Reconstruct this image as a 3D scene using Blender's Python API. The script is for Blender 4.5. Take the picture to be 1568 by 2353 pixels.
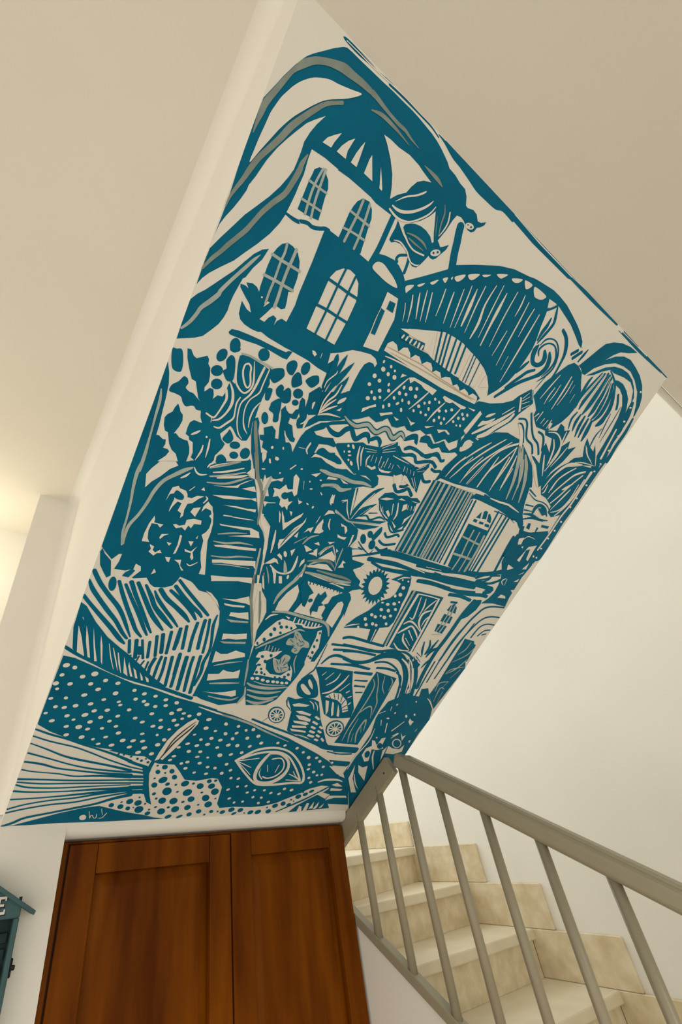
import bpy, bmesh, math, random
from mathutils import Matrix, Vector
from mathutils.geometry import delaunay_2d_cdt

for o in list(bpy.data.objects):
    bpy.data.objects.remove(o, do_unlink=True)
SC = bpy.context.scene
C = SC.collection
EYE = 1.68                                   # camera height above the hall floor

# ------------------------------------------------------------------ camera
cam = bpy.data.cameras.new('camera')
cam_o = bpy.data.objects.new('camera', cam)
C.objects.link(cam_o)
SC.camera = cam_o
_right = Vector((0.84490216, -0.53026703, -0.07040748)); _down = Vector((0.25797888, 0.51923370, -0.81476577)); _fwd = Vector((0.46860136, 0.67023372, 0.57549937))
mw = Matrix.Identity(4)
for i in range(3):
    mw[i][0] = _right[i]; mw[i][1] = -_down[i]; mw[i][2] = -_fwd[i]
mw[2][3] = EYE
cam_o.matrix_world = mw
cam.sensor_fit = 'VERTICAL'
cam.sensor_height = 36.0
cam.lens = 36.0 * 988.0201 / 2353.0
cam.shift_x = (784.0 - 613.227) / 2353.0
cam.shift_y = (1243.319 - 1176.5) / 2353.0
cam.clip_start = 0.02

# ------------------------------------------------------------------ light
SC.view_settings.view_transform = 'Standard'
SC.view_settings.look = 'None'
SC.view_settings.gamma = 1.0
SC.view_settings.exposure = 0.0
SC.view_settings.use_curve_mapping = False
world = bpy.data.worlds.new('daylight'); SC.world = world
world.use_nodes = True
bg = world.node_tree.nodes['Background']
bg.inputs[0].default_value = (1.0, 0.965, 0.82, 1); bg.inputs[1].default_value = 1.12

def area(name, loc, target, sx, sy, power, col):
    l = bpy.data.lights.new(name, 'AREA'); l.shape = 'RECTANGLE'; l.size = sx; l.size_y = sy
    l.energy = power; l.color = col
    o = bpy.data.objects.new(name, l); C.objects.link(o); o.location = loc
    o.rotation_euler = (Vector(target) - Vector(loc)).to_track_quat('-Z', 'Y').to_euler()
    return o
area('landing_window_daylight', (1.95, 3.35, EYE + 1.25), (2.3, 1.6, EYE + 0.5), 0.9, 1.2, 22, (0.90, 0.96, 1.0))
area('hall_window_daylight', (-2.9, -0.4, EYE - 0.35), (0.6, 0.9, EYE + 0.6), 2.4, 2.0, 34, (1.0, 0.92, 0.88))
bounce = area('floor_bounce_fill', (0.1, -3.2, EYE + 0.7), (0.7, -0.1, 0.0), 1.5, 1.0, 17, (1.0, 0.97, 0.90))  # added fill lamp aimed at the floor, bounces light up to the soffit
bounce.data.spread = math.radians(55)
area('corridor_fill', (-2.9, 1.45, EYE - 0.1), (0.0, 1.45, EYE + 0.2), 1.2, 2.0, 20, (1.0, 0.93, 0.76))  # extra unseen fill light, added to brighten the corridor side
pl = bpy.data.lights.new('corridor_lamp', 'POINT'); pl.energy = 2.4; pl.color = (1.0, 0.92, 0.66); pl.shadow_soft_size = 0.06
pl_o = bpy.data.objects.new('corridor_lamp', pl); C.objects.link(pl_o); pl_o.location = (-0.32, 1.96, EYE + 1.12)

# ------------------------------------------------------------------ materials
def mat(name, base, rough=0.6, var=0.06, scale=6.0, bump=0.0, bscale=40.0, spec=0.3, stretch=None, col2=None, coat=0.0, metal=0.0):
    m = bpy.data.materials.new(name); m.use_nodes = True
    nt = m.node_tree; b = nt.nodes['Principled BSDF']
    b.inputs['Roughness'].default_value = rough
    b.inputs['Specular IOR Level'].default_value = spec
    b.inputs['Metallic'].default_value = metal
    b.inputs['Coat Weight'].default_value = coat
    tc = nt.nodes.new('ShaderNodeTexCoord'); mp = nt.nodes.new('ShaderNodeMapping')
    nt.links.new(tc.outputs['Object'], mp.inputs['Vector'])
    if stretch: mp.inputs['Scale'].default_value = stretch
    n = nt.nodes.new('ShaderNodeTexNoise'); n.inputs['Scale'].default_value = scale; n.inputs['Detail'].default_value = 6
    nt.links.new(mp.outputs['Vector'], n.inputs['Vector'])
    r = nt.nodes.new('ShaderNodeValToRGB')
    c2 = col2 or tuple(max(0, c * (1 - var)) for c in base)
    r.color_ramp.elements[0].color = (*c2, 1); r.color_ramp.elements[0].position = 0.32
    r.color_ramp.elements[1].color = (*base, 1); r.color_ramp.elements[1].position = 0.68
    nt.links.new(n.outputs['Fac'], r.inputs['Fac'])
    nt.links.new(r.outputs['Color'], b.inputs['Base Color'])
    if bump:
        n2 = nt.nodes.new('ShaderNodeTexNoise'); n2.inputs['Scale'].default_value = bscale; n2.inputs['Detail'].default_value = 4
        nt.links.new(mp.outputs['Vector'], n2.inputs['Vector'])
        bp = nt.nodes.new('ShaderNodeBump'); bp.inputs['Strength'].default_value = bump; bp.inputs['Distance'].default_value = 0.004
        nt.links.new(n2.outputs['Fac'], bp.inputs['Height'])
        nt.links.new(bp.outputs['Normal'], b.inputs['Normal'])
    return m
M = {}
M['plaster'] = mat('white_plaster', (0.83, 0.81, 0.765), 0.8, 0.03, 2.5, 0.12, 55, 0.2)
M['ceiling'] = mat('ceiling_plaster', (0.80, 0.76, 0.69), 0.85, 0.04, 2.0, 0.10, 60, 0.2)
M['floor'] = mat('floor_stone', (0.66, 0.60, 0.51), 0.5, 0.15, 5, 0.05, 30, 0.4)
M['stone'] = mat('limestone', (0.76, 0.67, 0.50), 0.5, 0.2, 16, 0.06, 60, 0.35, col2=(0.60, 0.49, 0.31))
M['tread'] = mat('polished_limestone', (0.74, 0.66, 0.50), 0.42, 0.1, 10, 0.03, 60, 0.4)
M['rail'] = mat('cream_enamel', (0.33, 0.295, 0.21), 0.36, 0.06, 8, 0.03, 30, 0.45)
M['wood'] = mat('varnished_wood', (0.205, 0.056, 0.0012), 0.42, 0.4, 2.2, 0.03, 22, 0.06, stretch=(6, 6, 0.8), col2=(0.085, 0.018, 0.001), coat=0.0)
M['gap_shade'] = mat('door_gap_shade', (0.03, 0.007, 0.003), 0.6, 0.3, 9)
M['box'] = mat('grey_blue_paint', (0.055, 0.125, 0.14), 0.6, 0.25, 18, 0.05, 50)
M['box_dark'] = mat('dark_teal_paint', (0.008, 0.032, 0.038), 0.6, 0.3, 18)
M['black'] = mat('black_metal_and_shadow', (0.01, 0.01, 0.01), 0.5, 0.2, 20)
M['letter'] = mat('white_letter', (0.75, 0.73, 0.68), 0.6, 0.05, 20)
M['screw'] = mat('rusty_screw', (0.08, 0.04, 0.02), 0.6, 0.3, 40, metal=0.5)
PAINT = {
    'T': mat('teal_paint', (0.0, 0.150, 0.275), 0.6, 0.2, 7, 0.03, 40, 0.10, col2=(0.0, 0.118, 0.230)),
    'W': mat('white_mural_paint', (0.83, 0.805, 0.755), 0.75, 0.04, 5, 0.0, 40, 0.25),
    'G': mat('dry_brush_grey', (0.265, 0.325, 0.305), 0.7, 0.2, 30, 0, 40, 0.2),
    'H': mat('thin_brush_teal_white', (0.47, 0.55, 0.535), 0.7, 0.2, 30, 0, 40, 0.2),
    'D': mat('dark_line_paint', (0.02, 0.045, 0.045), 0.6, 0.2, 20),
    'C': mat('ochre_wash', (0.56, 0.45, 0.30), 0.7, 0.1, 20),
}

# ------------------------------------------------------------------ helpers
def link(name, me, m, parent=None):
    o = bpy.data.objects.new(name, me); C.objects.link(o)
    if m is not None and not me.materials:
        me.materials.append(m)
    if parent is not None: o.parent = parent
    return o
def obj(name, bm, m, parent=None, smooth=False):
    bmesh.ops.recalc_face_normals(bm, faces=bm.faces)
    me = bpy.data.meshes.new(name); bm.to_mesh(me); bm.free()
    if smooth:
        for p in me.polygons: p.use_smooth = True
    return link(name, me, m, parent)
def thing(name, label, cat, loc=(0, 0, 0), group=None):
    o = bpy.data.objects.new(name, None); C.objects.link(o); o.location = loc
    o['label'] = label; o['category'] = cat
    if group: o['group'] = group
    return o
def struct(o, label):
    o['kind'] = 'structure'; o['label'] = label
    return o
def bx(bm, x0, x1, y0, y1, z0, z1):
    v = [bm.verts.new((x, y, z)) for x in (x0, x1) for y in (y0, y1) for z in (z0, z1)]
    for f in ((0, 1, 3, 2), (4, 6, 7, 5), (0, 4, 5, 1), (2, 3, 7, 6), (0, 2, 6, 4), (1, 5, 7, 3)):
        bm.faces.new([v[i] for i in f])
def prism_x(bm, prof, x0, x1):
    """extrude a (y,z) polygon along x"""
    a = [bm.verts.new((x0, y, z)) for y, z in prof]; b = [bm.verts.new((x1, y, z)) for y, z in prof]
    n = len(prof)
    bm.faces.new(a); bm.faces.new(b[::-1])
    for i in range(n):
        bm.faces.new([a[i], a[(i + 1) % n], b[(i + 1) % n], b[i]])
def prism_z(bm, prof, z0, z1):
    a = [bm.verts.new((x, y, z0)) for x, y in prof]; b = [bm.verts.new((x, y, z1)) for x, y in prof]
    n = len(prof)
    bm.faces.new(a[::-1]); bm.faces.new(b)
    for i in range(n):
        bm.faces.new([a[i], b[i], b[(i + 1) % n], a[(i + 1) % n]])
def prism_y(bm, prof, y0, y1):
    a = [bm.verts.new((x, y0, z)) for x, z in prof]; b = [bm.verts.new((x, y1, z)) for x, z in prof]
    n = len(prof)
    bm.faces.new(a); bm.faces.new(b[::-1])
    for i in range(n):
        bm.faces.new([a[i], a[(i + 1) % n], b[(i + 1) % n], b[i]])
def bevel(o, w, seg=2, ang=40):
    md = o.modifiers.new('bevel', 'BEVEL'); md.width = w; md.segments = seg; md.limit_method = 'ANGLE'; md.angle_limit = math.radians(ang)
    return o
def B(): return bmesh.new()
E = EYE

# ------------------------------------------------------------------ the stair flight above: its sloped underside carries the mural
TH = 0.5435151
cT, sT, tT = math.cos(TH), math.sin(TH), math.tan(TH)
Y0, Z0 = 1.8, 0.1045
UL, UR = 0.1545, 1.7095
YT = -0.0325
def sof(y): return Z0 + (Y0 - y) * tT
ZT = sof(YT)                                 # landing ceiling
ZH = 1.41                                    # hall ceiling

bm = B(); bx(bm, -3.2, 3.0, -3.6, 3.7, -0.12, 0.0)
struct(obj('floor', bm, M['floor']), 'beige stone floor of the hall')
bm = B(); prism_x(bm, [(2.02, E + sof(2.02)), (YT, E + ZT), (YT, E + ZT + 0.06), (2.02, E + sof(2.02) + 0.06)], UL, UR)
struct(obj('ceiling_sloped', bm, M['plaster']), 'sloped white underside of the upper stair flight behind the mural')
bm = B(); prism_x(bm, [(2.02, E + sof(2.02) + 0.06), (YT, E + ZT + 0.06), (-3.5, E + ZT + 0.06), (-3.5, E + ZH + 0.1), (2.02, E + ZH + 0.1)], UL, UL + 0.10)
struct(obj('wall_stair_side', bm, M['plaster']), 'narrow cream side face of the upper stair flight beside the mural')
bm = B(); bx(bm, UL, 2.64, -3.5, YT, E + ZT, E + ZT + 0.06); bx(bm, UR, 2.64, YT, -0.008, E + ZT - 0.004, E + ZT + 0.06)
struct(obj('ceiling_landing', bm, M['ceiling']), 'flat khaki cream ceiling above the top edge of the mural')
bm = B(); bx(bm, UR, 2.64, -0.006, 0.016, E + ZT + 0.004, E + ZT + 0.06)
struct(bevel(obj('trim_1', bm, M['plaster']), 0.006), 'thin bright white edge strip at the stairwell opening')
bm = B(); bx(bm, -3.1, UL, -3.5, 2.4, E + ZH, E + ZH + 0.15)
struct(obj('ceiling', bm, M['ceiling']), 'flat cream ceiling of the hall left of the mural')
# plaster coves that soften the inner corners of the side face
def arc(cx, cz, r, a0, a1, n=8):
    return [(cx + r * math.cos(math.radians(a0 + (a1 - a0) * i / n)), cz + r * math.sin(math.radians(a0 + (a1 - a0) * i / n))) for i in range(n + 1)]
def cove(name, pts_a, pts_b, label):
    bm = B(); a = [bm.verts.new(p) for p in pts_a]; b = [bm.verts.new(p) for p in pts_b]
    for i in range(len(a) - 1): bm.faces.new([a[i], a[i + 1], b[i + 1], b[i]]).smooth = True
    me = bpy.data.meshes.new(name); bm.to_mesh(me); bm.free()
    return struct(link(name, me, M['plaster']), label)
rc = 0.042
ar = arc(UL - rc, E + ZH - rc, rc, 90, 0, 12)
cove('trim_2', [(x, -3.5, z) for x, z in ar], [(x, 1.8, z) for x, z in ar], 'soft plaster cove between hall ceiling and stair side face')
ar = arc(UL - 0.035, 1.8 - 0.035, 0.035, 90, 0, 12)
cove('trim_3', [(x, y, E + Z0 + 0.03) for x, y in ar], [(x, y, E + ZH) for x, y in ar], 'soft vertical plaster cove in the corner beside the mural')

# front wall under the flight with the cabinet niche
WX0 = -0.009
NX0, NX1, NZ = 0.352, 1.572, 0.060
def lip_mesh():
    bm = B()
    pr = [(1.8, 0.1045), (1.8003, 0.098), (1.8012, 0.0915), (1.803, 0.085), (1.806, 0.0785), (1.8105, 0.0735), (1.817, 0.0685), (1.827, 0.0645), (1.842, 0.0615), (1.86, 0.0605)]
    a = [bm.verts.new((NX0, y, E + z)) for y, z in pr]; b = [bm.verts.new((NX1, y, E + z)) for y, z in pr]
    for i in range(len(pr) - 1): bm.faces.new([a[i], a[i + 1], b[i + 1], b[i]]).smooth = True
    return bm
bm = B(); bx(bm, WX0, NX0, 1.8, 2.0, 0, E + Z0)
bx(bm, WX0, UL, 1.8, 2.0, E + Z0, E + ZH)
bx(bm, NX0, NX1, 1.862, 2.0, E + NZ, E + Z0)
struct(obj('wall_lintel', lip_mesh(), M['plaster']), 'rounded plaster lip between the mural and the cabinet top')
struct(obj('wall_front', bm, M['plaster']), 'white plaster wall under the stairs holding the cabinet')
bm = B(); bx(bm, WX0, WX0 + 0.14, 2.0, 2.16, 0, E + ZH)
struct(obj('wall_return', bm, M['plaster']), 'white wall return behind the bright corner at the left')
bm = B(); bx(bm, -3.1, WX0 + 0.14, 2.16, 2.3, 0, E + ZH)
struct(obj('wall_back', bm, M['plaster']), 'set back white wall at the far left under the ceiling')
bm = B(); bx(bm, -3.1, -3.0, -3.5, 2.16, 0, E + ZH)
struct(obj('wall_left', bm, M['plaster']), 'white wall on the left of the hall')
# stairwell walls
bm = B(); bx(bm, 2.64, 2.76, -3.5, 3.6, 0, E + 3.6)
struct(obj('wall_right', bm, M['plaster']), 'bright white stairwell wall beside the lower stairs')
bm = B(); bx(bm, 0.2, 2.64, 3.45, 3.6, 0, E + 3.6)
struct(obj('wall_end', bm, M['plaster']), 'white end wall of the stairwell above the landing')

# ------------------------------------------------------------------ lower flight of stone steps
ZL = [-0.077 - 0.178 * k for k in range(9)]
NOSE = [(2.00, 2.40), (1.935, 2.05), (1.705, 1.735), (1.415, 1.425), (1.11, 1.12), (0.81, 0.82), (0.51, 0.52), (0.21, 0.22), (-0.09, -0.08)]
SX0, SX1 = 1.612, 2.636
stairs = thing('staircase', 'beige limestone staircase rising behind the cream railing to the landing', 'staircase', (2.1, 1.0, 0))
def child(name, bm, m, parent, **k):
    o = obj(name, bm, m, parent, **k)
    o.matrix_parent_inverse = Matrix.Translation(-parent.location)
    return o
for k, z in enumerate(ZL):
    yi, yo = NOSE[k]
    if k == 0: bi, bo = 3.44, 3.44
    else: bi, bo = NOSE[k - 1][0] + 0.06, NOSE[k - 1][1] + 0.06
    bm = B(); prism_z(bm, [(SX0, yi), (SX1, yo), (SX1, bo), (SX0, bi)], E + z - 0.042, E + z)
    bevel(child('tread', bm, M['tread'], stairs), 0.006, 2)
    zb = (ZL[k + 1] if k + 1 < len(ZL) else -EYE)
    bm = B(); prism_z(bm, [(SX0, yi + 0.022), (SX1, yo + 0.022), (SX1, yo + 0.05), (SX0, yi + 0.05)], E + zb + 0.0005, E + z - 0.0425)
    child('riser', bm, M['stone'], stairs)
base = bpy.data.objects.new('baseboard_right', None); C.objects.link(base); base['kind'] = 'structure'
base['label'] = 'stepped stone skirting tiles along the stairwell wall'; base.location = (2.63, 1.6, E - 0.3)
TILES = [(2.402, 3.44, ZL[0], 0.062), (1.93, 2.42, ZL[1], -0.0775), (1.622, 2.07, ZL[2], -0.2555), (1.331, 1.755, ZL[3], -0.4335),
         (1.03, 1.445, ZL[4], -0.6115), (0.73, 1.14, ZL[5], -0.7895), (0.43, 0.84, ZL[6], -0.9675), (0.13, 0.54, ZL[7], -1.1455)]
for y0, y1, z0, z1 in TILES:
    bm = B(); bx(bm, 2.622, 2.6395, y0, y1, E + z0 + 0.0005, E + z1)
    bevel(child('skirting_tile', bm, M['stone'], base), 0.003, 1)

# ------------------------------------------------------------------ railing
XR = 1.59
rail = thing('stair_railing', 'cream painted metal stair railing with round balusters beside the stone steps', 'railing', (XR, 1.0, 0))
def railbar(name, y0, z0, y1, z1, w, h, x=XR, bev=0.008, seg=3):
    """rectangular bar in the plane x, from (y0,z0) to (y1,z1) measured on its centre line; h is measured square to it"""
    d = Vector((0, y1 - y0, z1 - z0)); L = d.length; d.normalize(); n = Vector((0, -d.z, d.y))
    bm = B(); vs = []
    for t in (0, L):
        for sx, sn in ((-1, -1), (1, -1), (1, 1), (-1, 1)):
            p = Vector((x, y0, z0)) + d * t + n * (sn * h / 2); p.x += sx * w / 2
            vs.append(bm.verts.new(p))
    for f in ((0, 1, 2, 3), (7, 6, 5, 4), (0, 4, 5, 1), (1, 5, 6, 2), (2, 6, 7, 3), (3, 7, 4, 0)):
        bm.faces.new([vs[i] for i in f])
    return bevel(child(name, bm, M['rail'], rail), bev, seg, 30)
def zlow(y): return 0.207 + 0.549 * (y - 1.402)          # lower edge of handrail
def ztop(y): return -0.2592 + 0.578 * (y - 1.843)        # upper front edge of the bottom rail
railbar('handrail', -0.35, E + zlow(-0.35) + 0.034, 1.44, E + zlow(1.44) + 0.034, 0.052, 0.058, bev=0.016, seg=4)
railbar('handrail_cap_strip', -0.35, E + zlow(-0.35) + 0.068, 1.38, E + zlow(1.38) + 0.068, 0.034, 0.012, bev=0.004)
railbar('bottom_rail', -0.35, E + ztop(-0.35) - 0.020, 2.05, E + ztop(2.05) - 0.020, 0.040, 0.034, bev=0.004)
railbar('soffit_rail', 1.475, E + sof(1.475) - 0.052, 1.99, E + sof(1.99) - 0.052, 0.030, 0.076, bev=0.005)
def tube(bm, x, y, z0, z1, r, n=16):
    a = [bm.verts.new((x + r * math.cos(2 * math.pi * i / n), y + r * math.sin(2 * math.pi * i / n), z0)) for i in range(n)]
    b = [bm.verts.new((v.co.x, v.co.y, z1)) for v in a]
    for i in range(n):
        f = bm.faces.new([a[i], a[(i + 1) % n], b[(i + 1) % n], b[i]]); f.smooth = True
    bm.faces.new(a[::-1]); bm.faces.new(b)
for ub in (1.0885, 0.9935, 0.894, 0.791, 0.6885, 0.586, 0.481, 0.377, 0.273, 0.17, 0.066):
    y = ub * XR
    if y > 1.46: zt = sof(y) - 0.06
    else: zt = zlow(y) + 0.02
    bm = B(); tube(bm, XR, y, E + ztop(y) - 0.012, E + zt, 0.0155)
    child('baluster', bm, M['rail'], rail)
for yy in (1.515, 1.60):
    bm = B(); zc = E + sof(yy) - 0.058
    vs = [bm.verts.new((XR - 0.0158, yy + 0.004 * math.cos(a), zc + 0.004 * math.sin(a))) for a in [2 * math.pi * i / 10 for i in range(10)]]
    ws = [bm.verts.new((XR - 0.0145, v.co.y, v.co.z)) for v in vs]
    bm.faces.new(vs); bm.faces.new(ws[::-1])
    for i in range(10): bm.faces.new([vs[i], vs[(i + 1) % 10], ws[(i + 1) % 10], ws[i]])
    if yy < 1.55: child('screw', bm, M['screw'], rail)
    else: bm.free()
# white side wall that carries the bottom rail
bm = B(); prism_x(bm, [(-0.35, 0), (2.05, 0), (2.05, E + ztop(2.05) - 0.0405), (-0.35, E + ztop(-0.35) - 0.0405)], 1.578, 1.61)
struct(obj('wall_stringer', bm, M['plaster']), 'white sloping wall below the bottom rail of the stairs')

# ------------------------------------------------------------------ wooden cabinet
CY = 1.835
cab = thing('wooden_cabinet', 'reddish brown wooden cabinet with two panelled doors under the mural', 'cabinet', (0.96, CY, 0))
CXL, CXR, CZT = 0.3535, 1.568, 0.0575
bm = B(); bx(bm, CXL, CXR, CY + 0.030, CY + 0.45, 0.0, E + CZT - 0.002)
child('body', bm, M['wood'], cab)
bm = B(); bx(bm, CXL, CXL + 0.022, CY + 0.004, CY + 0.0295, 0.0, E + CZT - 0.004)
bevel(child('side_strip', bm, M['wood'], cab), 0.003)
bm = B(); bx(bm, CXL + 0.022, CXR - 0.004, CY + 0.010, CY + 0.0295, E + 0.046, E + CZT - 0.004)
bevel(child('top_strip', bm, M['wood'], cab), 0.002)
def door(x0, x1, sl, sr, zt, rail_h, name):
    z1 = E + zt; z0 = 0.05
    d = obj(name, prep(x0, sl, z0, z1), M['wood'], cab); d.matrix_parent_inverse = Matrix.Translation(-cab.location)
    bevel(d, 0.003)
    def sub(nm, bm, m, bw=0.003):
        o = obj(nm, bm, m, d)
        if bw: bevel(o, bw)
        return o
    bm = B(); bx(bm, x1 - sr, x1, CY, CY + 0.029, z0, z1); sub('stile', bm, M['wood'])
    bm = B(); bx(bm, x0 + sl + 0.0012, x1 - sr - 0.0012, CY + 0.0012, CY + 0.029, z1 - rail_h, z1); sub('top_rail', bm, M['wood'])
    bm = B(); bx(bm, x0 + sl + 0.0012, x1 - sr - 0.0012, CY + 0.0012, CY + 0.029, z0, z0 + 0.11); sub('bottom_rail', bm, M['wood'])
    # raised and fielded panel
    px0, px1, pz0, pz1 = x0 + sl, x1 - sr, z0 + 0.11, z1 - rail_h
    bm = B()
    def ring(i, y): return [bm.verts.new((a, y, b)) for a, b in ((px0 + i, pz0 + i), (px1 - i, pz0 + i), (px1 - i, pz1 - i), (px0 + i, pz1 - i))]
    rs = [ring(0.0005, CY + 0.0235), ring(0.005, CY + 0.0215), ring(0.034, CY + 0.0125), ring(0.038, CY + 0.0115)]
    for a, b in zip(rs, rs[1:]):
        for i in range(4): bm.faces.new([a[i], a[(i + 1) % 4], b[(i + 1) % 4], b[i]])
    bm.faces.new(rs[-1])
    back = ring(0.0005, CY + 0.0285); bm.faces.new(back[::-1])
    for i in range(4): bm.faces.new([rs[0][i], back[i], back[(i + 1) % 4], rs[0][(i + 1) % 4]])
    sub('panel', bm, M['wood'], 0)
    return d
def prep(x0, sl, z0, z1):
    bm = B(); bx(bm, x0, x0 + sl, CY, CY + 0.029, z0, z1); return bm
door(0.381, 0.982, 0.092, 0.087, 0.0450, 0.083, 'door')
door(0.988, 1.5670, 0.088, 0.084, 0.0490, 0.078, 'door')
bm = B(); bx(bm, 0.982, 0.988, CY + 0.012, CY + 0.0295, 0.05, E + 0.045)
child('door_gap', bm, M['gap_shade'], cab)  # dark filler strip: shade of the door gap put into its colour
bm = B(); bx(bm, CXL + 0.0225, 0.3805, CY + 0.012, CY + 0.0295, 0.05, E + 0.045)
child('door_gap', bm, M['gap_shade'], cab)

# ------------------------------------------------------------------ house-shaped key box
kb = thing('key_box', 'small grey blue house shaped key box hanging on the white wall', 'key box', (0.13, 1.8, E - 0.45))
YF = 1.8
def kchild(name, bm, m, bw=0.002):
    o = child(name, bm, m, kb)
    if bw: bevel(o, bw, 1)
    return o
AX, AZ = 0.128, -0.006
bm = B(); bx(bm, 0.004, 0.252, YF - 0.012, YF - 0.0005, E - 0.46, E - 0.12); kchild('back_panel', bm, M['box_dark'], 0)
for x0 in (0.000, 0.243):
    bm = B(); bx(bm, x0, x0 + 0.013, YF - 0.045, YF - 0.0005, E - 0.47, E - 0.12); kchild('side_post', bm, M['box'])
bm = B(); bx(bm, 0.000, 0.256, YF - 0.045, YF - 0.0005, E - 0.485, E - 0.47); kchild('base_board', bm, M['box'])
bm = B(); prism_y(bm, [(0.000, E - 0.1195), (0.256, E - 0.1195), (0.256, E - 0.092), (AX, E + AZ - 0.012), (0.000, E - 0.092)], YF - 0.045, YF - 0.0005); kchild('gable', bm, M['box'])
sl = (0.108 - 0.006) / (0.294 - AX)
for s in (-1, 1):
    e = AX + s * 0.166
    bm = B(); prism_y(bm, [(AX, E + AZ), (e, E - 0.108), (e - s * 0.004, E - 0.1175), (AX, E + AZ - 0.0115)], YF - 0.062, YF - 0.0005); kchild('roof_board', bm, M['box'], 0.001)
for k in range(9):
    z = E - 0.15 - k * 0.034
    bm = B(); bx(bm, 0.018, 0.238, YF - 0.020, YF - 0.0125, z - 0.024, z); kchild('slat', bm, M['box_dark'])
bm = B()
for x0, x1, z0, z1 in ((0.192, 0.198, -0.108, -0.068), (0.198, 0.213, -0.074, -0.068), (0.198, 0.2085, -0.0905, -0.085), (0.198, 0.214, -0.108, -0.102), (0.210, 0.214, -0.102, -0.097), (0.2095, 0.213, -0.078, -0.074)):
    bx(bm, x0, x1, YF - 0.048, YF - 0.0445, E + z0, E + z1)
kchild('letter', bm, M['letter'], 0)
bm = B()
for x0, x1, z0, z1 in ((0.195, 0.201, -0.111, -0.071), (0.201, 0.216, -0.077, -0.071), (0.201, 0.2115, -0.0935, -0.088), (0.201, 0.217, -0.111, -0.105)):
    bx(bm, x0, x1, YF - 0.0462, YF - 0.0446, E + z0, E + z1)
kchild('letter_shadow', bm, M['black'], 0)  # black offset copy of the letter, painted in as its shadow
bm = B(); bx(bm, 0.256, 0.262, YF - 0.040, YF - 0.028, E - 0.245, E - 0.205); bx(bm, 0.260, 0.270, YF - 0.038, YF - 0.030, E - 0.231, E - 0.220); kchild('latch', bm, M['black'])
bm = B(); bx(bm, 0.247, 0.254, YF - 0.040, YF - 0.032, E - 0.082, E - 0.073); kchild('nail', bm, M['black'], 0)

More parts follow.
